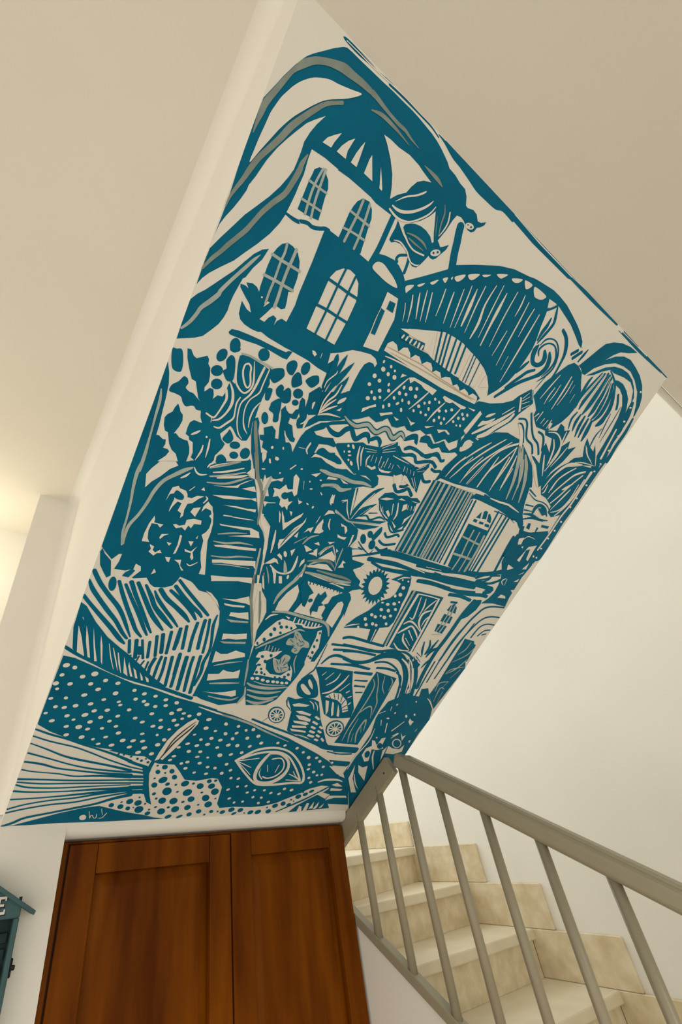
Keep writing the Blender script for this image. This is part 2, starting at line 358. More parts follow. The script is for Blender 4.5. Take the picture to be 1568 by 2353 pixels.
# ------------------------------------------------------------------ the mural: paint on the sloped underside, measured in half millimetres (across, up the slope)
MURAL = {
'painted_palm_leaves': '''FT1 314,3473 315,3532 316,3597 314,3650 311,3707 310,3778 310,3819 310,3870 311,3914 312,3949 339,4012 352,4044 377,4095 393,4122 405,4141 424,4162 455,4191 488,4222 518,4246 532,4253 554,4255 595,4256 666,4259 717,4261 766,4264 822,4265 875,4267 921,4266 970,4263 1003,4261 1039,4256 1073,4248 1109,4237 1133,4229 1154,4218 1196,4216 1239,4207 1276,4205 1301,4188 1320,4161 1335,4159 1369,4170 1398,4166 1420,4149 1441,4154 1467,4172 1465,4156 1449,4138 1433,4127 1429,4109 1415,4096 1392,4093 1373,4100 1345,4110 1324,4113 1300,4106 1291,4080 1283,4031 1267,3978 1256,3965 1248,3964 1229,3990 1210,4023 1187,4060 1169,4028 1139,3993 1101,3962 1059,3945 1021,3939 989,3931 947,3929 897,3927 865,3932 806,3933 740,3933 680,3928 684,3931 614,3931 550,3924 551,3889 556,3854 558,3837 556,3795 556,3764 551,3702 549,3691 549,3682 540,3644 518,3590 485,3532 452,3482 420,3431 379,3384 344,3341 326,3312 313,3280 312,3337 312,3383 314,3422 339,3477 367,3534 396,3594 429,3647 462,3701 488,3753 505,3799 513,3828 514,3855 514,3893 511,3927 519,3964 532,4000 553,4042 519,4008 494,3980 469,3938 445,3895 422,3849 402,3796 391,3755 384,3727 371,3689 370,3668 360,3632 347,3594 329,3550 318,3516
PW2 344,3752 344,3798 346,3842 350,3886 353,3924 359,3950 370,3987 383,4014 398,4042 420,4072 453,4104 485,4124 517,4139 556,4149 606,4165 653,4179 607,4135 536,4085 498,4046 461,3998 434,3959 407,3908 388,3862 366,3808
FW2 806,4134 835,4117 876,4086 912,4050 934,4014 951,3975 974,4004 1010,4035 1020,4064 1036,4093 1063,4114 1101,4129 1046,4136 1009,4143 949,4146 889,4138 840,4138
PG2 312,3911 314,3945 340,4010 353,4042 378,4093 398,4127 434,4159 475,4182 523,4204 554,4214 591,4215 633,4218 668,4218 696,4214 704,4202 667,4198 626,4194 576,4186 538,4180 499,4169 474,4158 442,4138 415,4110 387,4078 376,4055 364,4020 352,3986 337,3941 332,3908 325,3870 319,3836 313,3868
SG2 700,4208,19 688,4210,18 722,4207,17 757,4203,14 802,4199,12 846,4197,13 886,4198,12 921,4192,8 975,4187,2
SG2 595,4113,12 539,4074,14 503,4030,19 470,3981,21 441,3932,24 420,3882,23 395,3832,21 372,3787,20 356,3742,21 343,3693,17 327,3646,13 319,3614,9 316,3579,5
SG2 543,3899,6 535,3862,19 535,3835,23 527,3788,22 515,3740,21 486,3693,20 457,3639,19 439,3594,18 423,3553,19 400,3511,18 376,3469,18 358,3433,16 334,3392,15 313,3344,9
SG2 715,4165,5 764,4178,14 821,4179,13 871,4176,8 926,4170,2
SG2 1036,4157,3 1085,4156,13 1126,4154,15 1160,4147,5
ST1 742,4271,7 801,4275,9 867,4277,9 938,4277,7 991,4276,6 1040,4269,5
PT1 510,4265 525,4275 656,4274 744,4275 765,4280 817,4280 882,4280 923,4280 975,4280 1037,4280 1077,4280 1051,4280 992,4280 929,4280 858,4280 793,4280 718,4279 590,4263
SW2 521,4267,3 587,4269,3 658,4270,4 779,4278,4 844,4280,3 905,4280,4 966,4280,2
SW2 536,4277,4 589,4278,5 653,4278,4
ST1 1033,4277,3 1079,4274,10 1145,4262,17 1200,4259,20 1267,4251,21 1337,4241,21 1402,4240,17 1477,4243,15 1522,4259,16 1603,4260,21
ST1 1078,4280,4 1144,4280,7 1212,4280,6 1285,4280,7 1347,4280,14 1377,4280,17 1462,4280,21 1533,4280,29 1584,4280,33
ST1 1204,4280,3 1269,4280,3 1333,4280,3 1402,4275,4 1445,4270,2
ST1 548,4280,3 588,4280,8 614,4280,7 643,4280,3
FT1 1532,4259 1581,4280 1825,4271 2184,4273 2125,4256 1787,4250
FT1 1615,4280 1640,4280 1897,4280 2211,4280 2168,4278 1860,4277
ST1 3101,4280,7 3389,4280,13 3418,4280,5''',
'painted_tower_roof': '''FW2 579,3966 591,3991 613,4013 638,4035 632,4017 624,3994 620,3972
FW2 647,3975 658,4003 676,4031 698,4053 694,4031 689,4003 694,3976
FW2 720,3979 726,4017 734,4046 743,4069 746,4042 749,4009 751,3980
FW2 793,4051 790,4032 792,3981 841,3980
FW2 851,4040 868,4008 884,3978 898,3976 898,3983 875,4012''',
'painted_bats': '''SW2 980,3982,2 1015,4020,6 1061,4053,7 1086,4076,8 1098,4090,5
SW2 975,3962,6 1004,3962,11 1039,3972,12 1080,3997,11 1119,4033,10 1142,4062,8 1152,4082,3
SW2 969,3945,8 1011,3938,9 1050,3943,8 1091,3961,6 1131,3996,7 1163,4035,7 1177,4072,4
SG2 1215,4104,3 1235,4076,8 1242,4038,8 1258,3995,5
SW2 1258,4095,7 1273,4059,8 1269,4020,6 1260,3993,3
SG2 1206,4050,2 1228,4011,4 1244,3984,1
EW2 1390,4110,26,5,-1,-13
ET3 1378,4109,4,2,2,-2
ET3 1399,4111,5,3,2,-3
FT1 1031,3932 1035,3903 1032,3870 1032,3852 1048,3848 1065,3861 1093,3867 1124,3863 1158,3848 1180,3833 1202,3826 1226,3833 1239,3854 1250,3879 1259,3905 1271,3901 1290,3904 1303,3917 1317,3945 1332,3972 1334,3996 1315,3978 1296,3964 1285,3970 1267,3978 1252,3966 1244,3954 1220,3970 1186,3977 1152,3976 1119,3968 1095,3956 1073,3940 1070,3926 1094,3911
SW2 1040,3930,3 1062,3918,5 1087,3907,9 1106,3900,9 1127,3890,7 1160,3882,7 1188,3883,7 1233,3892,7
SG2 1100,3918,4 1137,3928,8 1175,3931,9 1205,3929,10 1229,3920,4
SG2 1119,3907,5 1161,3905,8 1217,3906,3
SW2 1054,3862,3 1085,3872,6 1115,3868,7 1144,3859,7 1166,3844,7 1190,3835,6 1221,3840,6 1231,3850,2
EW2 1285,3932,23,17,11,-9
ET3 1275,3926,5,3,3,-4
ET3 1294,3940,5,3,3,-4
ST1 1119,3801,15 1109,3810,15 1116,3829,12 1151,3849,11
ST1 1168,3842,16 1175,3816,16 1179,3784,16''',
'painted_tower_house': '''FT1 731,3719 736,3735 803,3735 867,3729 927,3733 988,3730 1001,3773 1016,3782 1051,3793 1099,3801 1137,3795 1177,3779 1201,3761 1300,3666 1531,3352 1055,3144 1037,3165 1032,3229 980,3229 909,3237 826,3237 798,3237 779,3236 747,3237 686,3238 643,3244 629,3237 596,3234 560,3237 535,3246 520,3264 514,3297 512,3315 523,3308 546,3295 568,3292 548,3318 513,3339 484,3358 480,3370 501,3374 519,3370 501,3386 527,3396 550,3393 562,3385 605,3350 651,3363 634,3325 614,3287 640,3287 650,3311 667,3330 686,3325 687,3295 692,3317 709,3336 735,3334 742,3412 737,3464 736,3599
ST1 1002,3938,26 1003,3878,27 1004,3800,27 997,3732,27
ST1 547,3687,9 585,3686,14 613,3690,15 620,3696,14 649,3706,15 676,3705,15 706,3716,15 730,3729,15 751,3733,12
FT1 587,3725 587,3780 587,3833 590,3859 590,3876 606,3893 629,3900 640,3892 662,3877 675,3853 677,3820 684,3778 689,3738 637,3728
SH2 623,3897,10 616,3850,10 615,3799,11 624,3728,11
SH2 634,3901,11 638,3850,11 643,3787,11 654,3729,11
SH2 587,3833,9 634,3834,9 675,3836,9
SH2 587,3764,9 632,3768,9 683,3771,9
FT1 803,3735 804,3777 803,3833 808,3863 816,3887 835,3910 868,3916 894,3899 910,3871 914,3835 922,3791 931,3735 901,3723 834,3721
SH2 839,3904,12 841,3852,12 839,3813,12 834,3735,12
SH2 875,3908,12 884,3849,12 890,3794,12 891,3735,12
SH2 807,3842,9 860,3842,10 914,3842,10
SH2 805,3775,9 858,3783,9 922,3787,10
FT1 561,3537 569,3562 582,3586 604,3602 630,3602 661,3592 683,3569 695,3541 703,3507 706,3451 689,3444 700,3406 705,3379 689,3367 661,3369 638,3345 619,3321 604,3299 584,3322 570,3368 563,3400 561,3443 559,3482
SH2 602,3597,11 607,3563,11 605,3524,11 609,3457,11 609,3415,11 609,3395,11 612,3353,11
SH2 649,3599,14 649,3558,14 647,3519,14 649,3457,14 655,3397,15 656,3361,15
SH2 559,3532,12 606,3532,12 648,3534,12 701,3536,12
SH2 559,3448,12 608,3452,12 650,3454,12 705,3456,12
EW2 587,3368,4,2,2,-3
FW2 612,3366 629,3366 610,3338
PW2 1016,3719 1017,3742 1033,3756 1063,3760 1102,3750 1144,3738 1180,3715 1121,3707 1064,3711
FW2 838,3354 837,3454 841,3473 841,3569 842,3588 856,3621 884,3647 917,3658 950,3654 984,3633 1007,3584 1012,3564 1013,3479 1011,3456 1004,3357
ST3 896,3651,11 893,3575,11 892,3469,11 888,3355,11
ST3 956,3648,11 955,3573,11 954,3465,11 952,3354,11
ST3 838,3577,12 897,3577,12 958,3576,12 1014,3578,12
ST3 833,3462,12 893,3467,12 953,3467,12 1015,3468,12
FW2 1142,3677 1211,3681 1244,3597 1242,3436 1151,3419 1151,3483 1147,3605
FT3 1174,3652 1210,3657 1219,3616 1177,3614
FT3 1147,3605 1174,3603 1183,3490 1157,3487
SW4 1147,3601,3 1146,3549,3 1152,3491,3
FW2 910,3286 925,3289 941,3280 935,3267 919,3274
SW2 964,3297,3 967,3274,2''',
'painted_yucca': '''FW2 1005,3315 1015,3269 1035,3295 1064,3283 1064,3211 1051,3142 1155,3187 1193,3207 1193,3269 1196,3318 1203,3352 1223,3374 1249,3377 1266,3366 1269,3386 1247,3402 1212,3407 1158,3395 1107,3380 1084,3364 1055,3343
FT3 1042,3332 1054,3321 1064,3283 1058,3239 1051,3197 1046,3169 1041,3231 1037,3275 1034,3315
FT3 1092,3351 1098,3325 1097,3282 1088,3244 1072,3198 1062,3159 1066,3225 1068,3277 1079,3320
FT3 1148,3337 1144,3303 1133,3259 1108,3210 1085,3157 1068,3149 1078,3205 1099,3261 1125,3307
FT3 1154,3269 1158,3245 1140,3211 1137,3180 1111,3168 1119,3210 1139,3241
FT1 1041,3156 1101,3209 1158,3234 1153,3177 1192,3205 1201,3164 1248,3078 1216,3056 1110,3008 1076,2971 1048,2946 1053,2993 1080,3032
SW4 1087,3039,4 1082,3104,8 1094,3157,7 1107,3198,3
SW4 1087,3048,5 1103,3113,9 1130,3160,9 1136,3215,5
SW4 1089,3053,4 1112,3099,10 1142,3141,5
SW4 1086,3041,4 1122,3081,11 1165,3117,4
SW4 1084,3033,4 1135,3059,11 1211,3073,3
PW2 1194,3174 1192,3151 1163,3125 1165,3148
FW2 1197,3119 1195,3100 1174,3096
FW2 1172,3301 1190,3208 1156,3178 1155,3219
FT3 1154,3271 1158,3234 1152,3179 1125,3131 1092,3068 1113,3153 1136,3215
FT3 1146,3336 1139,3282 1121,3222 1087,3141 1081,3059 1088,3168 1108,3233 1124,3288
FT3 1094,3350 1101,3307 1096,3254 1077,3185 1070,3134 1077,3066 1071,3169 1079,3246 1085,3308
FT3 1044,3330 1060,3313 1071,3259 1067,3202 1064,3144 1077,3066 1076,3030 1055,3140 1041,3220 1034,3285
SW4 1052,3165,4 1053,3200,6 1079,3246,6 1079,3263,2''',
'painted_long_leaf': '''FT1 538,3542 513,3525 487,3494 463,3451 435,3399 406,3357 378,3315 354,3280 329,3250 311,3220 310,3210 310,3165 310,3117 312,3054 380,3091 410,3113 436,3154 455,3187 465,3219 470,3253 468,3284 470,3317 476,3358 481,3391 490,3401 505,3447 528,3493
SH2 514,3505,2 496,3475,12 475,3434,14 454,3393,14 433,3351,14 413,3306,16 410,3289,18 388,3250,19 362,3210,16 353,3177,15 338,3138,14 315,3100,9
FT1 310,2955 331,2915 346,2869 355,2807 361,2747 369,2682 371,2638 382,2641 404,2631 419,2634 424,2614 420,2593 442,2595 453,2587 445,2562 421,2528 402,2490 392,2461 395,2423 310,2393 310,2583 311,2769
SH2 323,2836,6 334,2790,13 339,2722,11 344,2664,9 348,2609,10 353,2548,15 355,2486,17 355,2451,15''',
'painted_beam': '''FT1 507,3178 516,3195 546,3203 595,3209 658,3214 747,3217 792,3221 801,3231 822,3237 811,3194 784,3191 713,3193 648,3189 587,3179 539,3173 515,3171''',
'painted_dome': '''FT1 1204,3761 1281,3822 1392,3914 1390,3931 1420,3949 1522,4005 1664,4076 1764,4112 1872,4134 1915,4146 1963,4154 2020,4162 2079,4170 2140,4170 2227,4164 2300,4149 2379,4131 2440,4112 2498,4086 2520,4056 2485,4060 2419,4082 2331,4108 2251,4120 2186,4130 2150,4130 2116,4095 2116,4076 2125,4044 2137,3994 2159,3933 2168,3884 2165,3829 2154,3740 2134,3676 2092,3607 2047,3552 2019,3595 1971,3634 1918,3658 1850,3674 1782,3684 1700,3695 1631,3694 1556,3686 1491,3661 1389,3620 1300,3580 1280,3554 1232,3613 1212,3682 1208,3728
ST1 1346,4085,43 1354,4060,43 1370,4024,44 1385,3983,44 1413,3927,44
PW2 1220,3744 1257,3769 1253,3749 1243,3732 1236,3721
PW2 1276,3779 1309,3806 1301,3788 1286,3776
PW2 1336,3822 1370,3853 1364,3833 1350,3819
PW2 1391,3869 1414,3887 1418,3871 1414,3861 1402,3862
PW2 1433,3895 1439,3904 1443,3893 1438,3889
PW2 1452,3911 1500,3946 1499,3925 1480,3901 1461,3899
PW2 1519,3956 1577,3989 1570,3967 1553,3947 1533,3943
PW2 1596,3995 1642,4020 1631,4005 1611,3993
PW2 1676,4041 1740,4073 1725,4050 1708,4037
PW2 1779,4074 1842,4103 1837,4085 1817,4071 1795,4066
PW2 1863,4105 1878,4113 1922,4117 1918,4098 1895,4081
PW2 1945,4118 2046,4124 2047,4107 2029,4093 1998,4084 1971,4086
FW2 2083,4125 2149,4131 2106,4085
SW2 1259,3685,3 1276,3655,5 1292,3612,2
SW2 1278,3732,5 1299,3687,9 1320,3622,3
SW2 1309,3758,5 1327,3717,10 1356,3656,4
SW2 1341,3787,4 1358,3733,8 1385,3658,3
SW2 1373,3793,5 1394,3735,9 1417,3669,3
SW2 1435,3842,5 1446,3790,8 1456,3720,3
SW2 1489,3855,5 1501,3793,10 1520,3714,3
SW2 1536,3893,4 1550,3822,8 1571,3717,3
SW2 1570,3928,4 1582,3863,8 1597,3730,3
SW2 1610,3932,4 1621,3850,21 1631,3755,8
SW2 1649,3967,5 1655,3867,9 1672,3740,3
SW2 1710,4001,5 1704,3900,11 1724,3814,17 1723,3734,7
SW2 1753,4025,4 1760,3902,8 1771,3761,3
SW2 1797,4007,5 1800,3922,20 1803,3840,14 1811,3737,7
SW2 1858,4045,5 1859,3908,8 1871,3759,3
SW2 1928,3874,4 1925,3808,7 1921,3733,3
SW2 2031,3780,3 2035,3702,2
SW2 1916,4057,5 1925,4007,10 1925,3951,3
SW2 1965,4045,5 1972,3945,9 1976,3836,9 1985,3707,3
SW2 2023,4041,5 2020,3969,9 2023,3887,3
SW2 2078,4036,6 2078,3856,12 2076,3650,4
FW2 1300,3580 1491,3661 1526,3558 1489,3560 1476,3589 1387,3581
FT3 1309,3560 1338,3565 1476,3589 1485,3556 1465,3553 1335,3543
SW4 1331,3549,10 1336,3563,10
SW4 1358,3550,11 1361,3566,11
SW4 1388,3551,11 1390,3569,11
SW4 1417,3554,11 1420,3571,11
SW4 1445,3554,12 1443,3573,12
SW4 1467,3554,12 1469,3573,12
FW2 1514,3668 1556,3686 1631,3694 1700,3695 1746,3688 1766,3541 1567,3548
ST3 1537,3677,12 1587,3548,12
ST3 1571,3685,12 1617,3544,12
ST3 1598,3689,12 1643,3546,13
ST3 1644,3691,12 1679,3544,13
ST3 1682,3691,13 1716,3542,13
ST3 1723,3693,13 1750,3553,13
FW2 1782,3684 1850,3674 1919,3656 1923,3549 1865,3538 1794,3539
ST3 1802,3682,7 1823,3543,7
ST3 1825,3677,7 1846,3543,7
ST3 1869,3669,7 1883,3543,7
FW2 1954,3636 1990,3617 2018,3591 1951,3562
FT1 1987,3475 2008,3504 2099,3528 2186,3568 2248,3610 2270,3648 2332,3717 2355,3722 2413,3662 2353,3566 2331,3508 2251,3410 2173,3330 2102,3318 2048,3296 2057,3458
PW2 2121,3451 2132,3474 2175,3500 2174,3492 2149,3465
SW2 2229,3514,4 2257,3548,7 2288,3587,3
PW2 2103,3385 2113,3424 2143,3436 2196,3477 2180,3441 2136,3407
SW2 2094,3336,12 2168,3409,26 2236,3480,24 2306,3568,9
SW2 2147,3336,20 2197,3377,31 2241,3439,29 2298,3506,26 2315,3551,17
FW2 2286,3650 2302,3652 2352,3585 2340,3575
SW2 2312,3651,5 2337,3696,3
SW2 2320,3638,5 2357,3681,3
SW2 2330,3624,5 2375,3659,3
SW2 2351,3603,5 2393,3643,3
SW2 2342,3719,5 2388,3673,3''',
'painted_curls': '''ST1 2172,4123,11 2194,4088,20 2211,4053,20 2204,4012,19 2191,3968,19 2178,3923,7
ST1 2112,4079,13 2139,4101,13 2165,4128,14
ST1 2173,4063,11 2175,4022,24 2168,3981,24 2168,3937,13
ST1 2262,3919,18 2291,3893,36 2295,3865,35 2270,3838,25 2229,3834,27 2201,3861,35 2191,3895,37 2197,3922,12
ST1 2242,3880,7 2218,3903,15 2232,3939,12 2266,3965,9 2312,3972,10 2357,3949,14 2382,3910,16 2377,3857,15 2352,3804,5
ST1 2208,3928,7 2222,3964,11 2258,3988,8 2306,3994,9 2354,3972,12 2386,3932,14 2400,3878,14 2379,3822,13 2337,3767,4
ST1 2305,3929,15 2335,3898,34 2347,3858,36 2331,3815,31 2297,3779,22 2222,3715,22 2162,3648,23 2102,3571,17
ST1 2274,3810,15 2229,3777,20 2201,3736,21 2166,3685,20 2137,3642,12
ST1 2196,3824,12 2176,3785,22 2154,3740,10
ST1 2303,4060,19 2353,4046,24 2393,4016,28 2422,3974,26 2433,3923,19 2438,3869,16 2433,3815,12
ST1 2472,3998,20 2505,4036,20
ST1 2501,3986,21 2541,4043,21
ST1 2559,3992,11 2571,4039,20 2580,4076,7
ST1 2385,3824,4 2372,3777,7 2359,3729,2
ST1 2417,3813,4 2401,3759,7 2398,3710,3''',
'painted_flower_bush': '''PT1 310,3012 326,3018 348,3025 367,2991 376,2958 373,2936 340,2934 320,2969
FT1 368,3039 384,3043 404,3023 419,3019 441,3035 459,3049 471,3039 476,3019 490,3008 503,2974 507,2948 498,2921 504,2903 522,2929 539,2929 550,2908 553,2889 567,2913 591,2917 596,2936 596,2976 603,2999 649,2983 679,2947 681,2865 682,2810 651,2759 642,2738 606,2749 580,2789 547,2817 527,2825 510,2850 489,2865 470,2897 452,2928 431,2930 404,2967 382,3002
PT1 518,2846 481,2866 460,2876 440,2876 420,2886 424,2907 413,2925 396,2927 387,2910 380,2896 359,2871 357,2843 385,2843 414,2840 430,2820 450,2809 470,2821 485,2824 502,2814 531,2825
FT1 520,2822 531,2790 548,2768 525,2767 508,2767 494,2750 492,2724 495,2692 513,2687 520,2673 541,2668 559,2623 559,2597 579,2589 603,2565 624,2546 658,2549 657,2585 671,2626 672,2658 688,2695 691,2718 667,2731 649,2754 666,2795 697,2829 581,2839
PW2 518,2701 535,2721 555,2735 546,2716 526,2700
EW2 593,2716,5,2,2,-5
SW2 612,2713,5 620,2673,10 626,2622,3
SW2 592,2673,5 594,2641,10 583,2593,3
FW2 515,2675 541,2664 550,2641 557,2592 548,2571 544,2618 531,2647
FT1 414,2807 428,2791 436,2778 451,2769 459,2744 455,2713 443,2673 451,2679 473,2666 499,2664 515,2666 534,2639 544,2613 545,2579 545,2566 565,2582 591,2594 583,2558 523,2535 486,2587 461,2598 440,2620 416,2669 401,2671 387,2694 379,2727 386,2745 403,2764 406,2786
FT1 591,2594 565,2582 541,2555 494,2520 466,2483 440,2440 522,2469 689,2529 660,2577 603,2574
SH2 488,2457,8 517,2493,14 554,2531,14 587,2555,5
SW2 593,2557,5 614,2537,9 638,2533,9 665,2545,3
SW2 551,2485,6 570,2503,11 584,2524,4
SW2 655,2580,5 661,2598,9 676,2615,9 671,2649,9 683,2662,3''',
'painted_log': '''FT1 604,3120 627,3127 672,3125 719,3123 753,3118 781,3062 776,3006 776,2947 781,2898 779,2863 794,2812 788,2774 763,2764 731,2774 695,2802 679,2809 646,2892 622,2995 600,3072 595,3112
FT1 753,3118 741,3133 763,3127 772,3091 770,3037 773,2992 769,2961 773,2903 779,2863
SH2 600,3124,9 639,3131,9 692,3130,9 696,3132,9 762,3129,10
SW2 593,3096,5 602,3054,9 621,3007,9 644,2985,9 672,2973,8 691,2981,9 704,3011,9 699,3046,9 668,3119,3
SW2 648,3100,8 633,3087,8 637,3054,9 661,3017,9 684,3001,8 692,3022,9 673,3062,9 664,3090,9 647,3100,8
SW2 725,3116,11 722,3068,12 720,3027,12 711,2978,10 687,2930,7 690,2885,7 706,2833,6 732,2791,6 760,2772,3
SW2 751,3118,6 750,3048,7 749,3003,7 720,2957,6 715,2909,6 729,2859,6 750,2825,8 776,2805,2
SW2 773,2965,4 758,2927,8 757,2879,8 768,2836,3
SW2 672,2948,6 666,2917,8 674,2879,7 679,2847,9 658,2813,10 633,2779,9 606,2775,5
SW2 595,2952,12 612,2918,12 609,2885,10 601,2844,8 588,2813,9 549,2818,8
SW2 580,2810,4 585,2789,3
SW2 602,2986,6 629,2954,12 645,2908,14 638,2859,10 617,2817,9 589,2799,6''',
'painted_pebbles': '''ET1 518,3079,22,-3,-7,-30
ET1 564,3128,23,11,6,-12
ET1 523,3010,26,12,9,-22
ET1 544,2957,25,11,9,-22
ET1 698,3165,26,12,12,-25
ET1 741,2731,26,10,8,-17
ET1 756,2683,22,8,8,-17
ET1 807,2712,26,-3,-3,-29
ET1 557,3142,24,7,7,-30
PT1 555,3096 575,3095 591,3068 608,3005 585,2989 562,3004 549,3022 559,3038 545,3066
PT1 677,2646 696,2665 723,2655 732,2636 699,2614 677,2624
PT1 668,2740 680,2775 686,2792 715,2767 720,2747 706,2726 682,2728
PT1 841,3205 862,3207 874,3190 874,3162 869,3145 850,3142 828,3157 822,3182
PT1 886,3167 906,3168 925,3147 934,3126 904,3098 885,3104 873,3136
PT1 967,3185 995,3199 1011,3185 1014,3166 990,3135 954,3143 945,3156
PT1 766,3129 807,3151 824,3143 832,3118 803,3076 777,3081 752,3102
PT1 835,3084 855,3078 860,3063 875,3085 896,3079 914,3040 905,3019 885,3011 873,3014 858,3025 835,3031 821,3055
PT1 785,3045 803,3047 809,3029 810,2995 795,2987 785,2997 775,3031
PT1 827,2990 851,3019 869,3021 880,2996 887,2968 890,2952 899,2925 890,2913 873,2912 860,2944 830,2953 828,2973
ET1 918,3200,23,1,0,-31
ET1 937,3082,25,11,11,-21
ET1 943,3038,17,7,7,-13
ET1 828,2909,17,7,13,-27''',
'painted_ladder': '''FT1 668,2580 685,2595 738,2643 799,2665 826,2671 843,2696 863,2671 870,2650 855,2630 862,2614 879,2611 884,2599 689,2529
SW2 666,2586,6 705,2612,10 766,2644,10 804,2665,4
SW2 692,2566,5 759,2595,10 835,2640,3
SW2 685,2541,4 764,2574,8 852,2625,3
SW2 724,2546,4 830,2588,7 864,2610,3
FT1 777,2888 795,2899 813,2877 825,2837 856,2792 896,2730 924,2694 949,2623 914,2610 873,2675 835,2729 799,2805 784,2852
SG2 790,2876,13 811,2832,19 841,2777,18 883,2702,18 927,2615,18
FT1 598,2570 852,2692 872,2649 863,2627 883,2606 913,2607 941,2568 974,2511 1008,2452 1047,2382 1090,2348 1123,2304 1160,2205 1208,2036 850,1945 846,2090 806,2235 789,2330 762,2395 725,2416 654,2430
PH2 665,2581 714,2618 806,2666 756,2629 682,2585
SW2 694,2567,5 768,2601,10 834,2642,3
SW2 721,2547,5 801,2581,10 878,2620,3
SW2 836,2370,7 882,2378,5
SW2 883,2376,4 941,2384,7 1008,2395,2
SH2 681,2542,5 756,2574,9 845,2623,3
SH2 682,2508,6 774,2533,12 838,2575,12 883,2610,4
SH2 849,2261,6 931,2291,11 1006,2311,4
SH2 843,2215,6 911,2222,12 988,2247,12 1069,2255,4
SH2 865,2129,6 946,2142,11 1023,2169,12 1104,2183,4
SH2 894,2084,4 990,2102,7 1114,2113,3
FW2 857,2620 872,2649 888,2659 913,2611 892,2609 877,2622
FW2 716,2503 780,2521 833,2542 867,2576 908,2605 852,2554 846,2535 791,2518
FW2 869,2538 929,2572 951,2547 923,2542
FW2 734,2455 822,2481 941,2504 966,2516 978,2497 943,2500 864,2473 798,2456
FW2 813,2422 880,2439 938,2444 994,2457 997,2440 957,2437 893,2431
FW2 833,2319 867,2322 961,2339 1015,2348 1067,2340 1088,2307 972,2282 907,2265 1027,2310 1013,2334 967,2325 894,2318 842,2312
FW2 852,2194 915,2213 1012,2228 1098,2242 1102,2227 995,2207 865,2188
FW2 878,2109 928,2123 1024,2144 1128,2168 1151,2118 1127,2134 1037,2115 937,2104 886,2090
FW2 913,2015 1021,2032 1156,2062 1167,2025 1081,2019 927,1980
SG2 860,2737,20 891,2679,18 928,2622,18 972,2574,20 995,2538,21 1017,2465,15 1031,2408,12 1040,2379,7
SH4 994,2650,8 994,2587,15 993,2547,5
SH2 1122,2249,10 1140,2177,13 1159,2103,13 1177,2028,11
FT1 813,1955 904,2017 1149,2081 1168,2028 1208,1920 1265,1810 1325,1696 1374,1607 1394,1524 1413,1445 1456,1311 1504,1208 1478,1139 1354,1105 1141,1159 1142,1214 1146,1303 1142,1409 1120,1529 1108,1622 1092,1712 1059,1802 997,1870 937,1902 883,1906
FW2 921,1915 960,1907 1014,1868 1047,1823 1009,1855 962,1891
FW2 911,2013 990,2022 1159,2060 1171,2023 1151,2029 1047,2015 929,1982
FW2 1038,1888 1120,1902 1193,1940 1229,1882 1193,1889 1116,1886
FW2 1060,1861 1115,1862 1196,1872 1196,1859 1121,1849 1071,1849
FW2 1127,1811 1181,1817 1236,1835 1263,1785 1196,1783 1127,1786
FW2 1144,1657 1221,1666 1296,1687 1312,1648 1243,1629 1191,1628 1153,1612
FW2 1150,1525 1191,1509 1235,1517 1279,1551 1350,1540 1362,1515 1259,1474 1162,1436
FW2 1173,1347 1245,1358 1259,1394 1293,1385 1335,1385 1375,1411 1391,1344 1296,1324 1186,1295
FW2 1191,1206 1274,1206 1342,1218 1417,1245 1437,1200 1412,1187 1322,1194
FW2 1136,1158 1169,1162 1227,1133
FH2 1119,1760 1194,1764 1265,1773 1271,1761 1157,1744
FH2 1147,1598 1228,1610 1316,1626 1320,1610 1180,1588
SH2 1185,1416,7 1265,1449,12 1360,1477,4
SH2 1215,1275,9 1310,1291,17 1415,1305,6
SH2 1246,1174,7 1336,1160,13 1422,1162,15 1461,1189,6
SH2 1395,1497,8 1425,1412,15 1460,1290,6
SH2 1475,1277,9 1498,1215,17 1489,1170,20 1475,1131,7
SG2 1164,2085,10 1186,2003,18 1216,1921,18 1271,1811,18 1314,1726,18 1374,1607,7
SG3 1245,1988,9 1298,1879,16 1341,1776,6
FW2 1222,2012 1250,1990 1276,1960 1322,1916 1349,1866 1352,1791 1351,1668 1320,1727 1273,1843 1242,1940
FW2 1209,2097 1235,2068 1268,2006 1247,2019
FW2 1179,2089 1197,2088 1222,2012 1211,2010''',
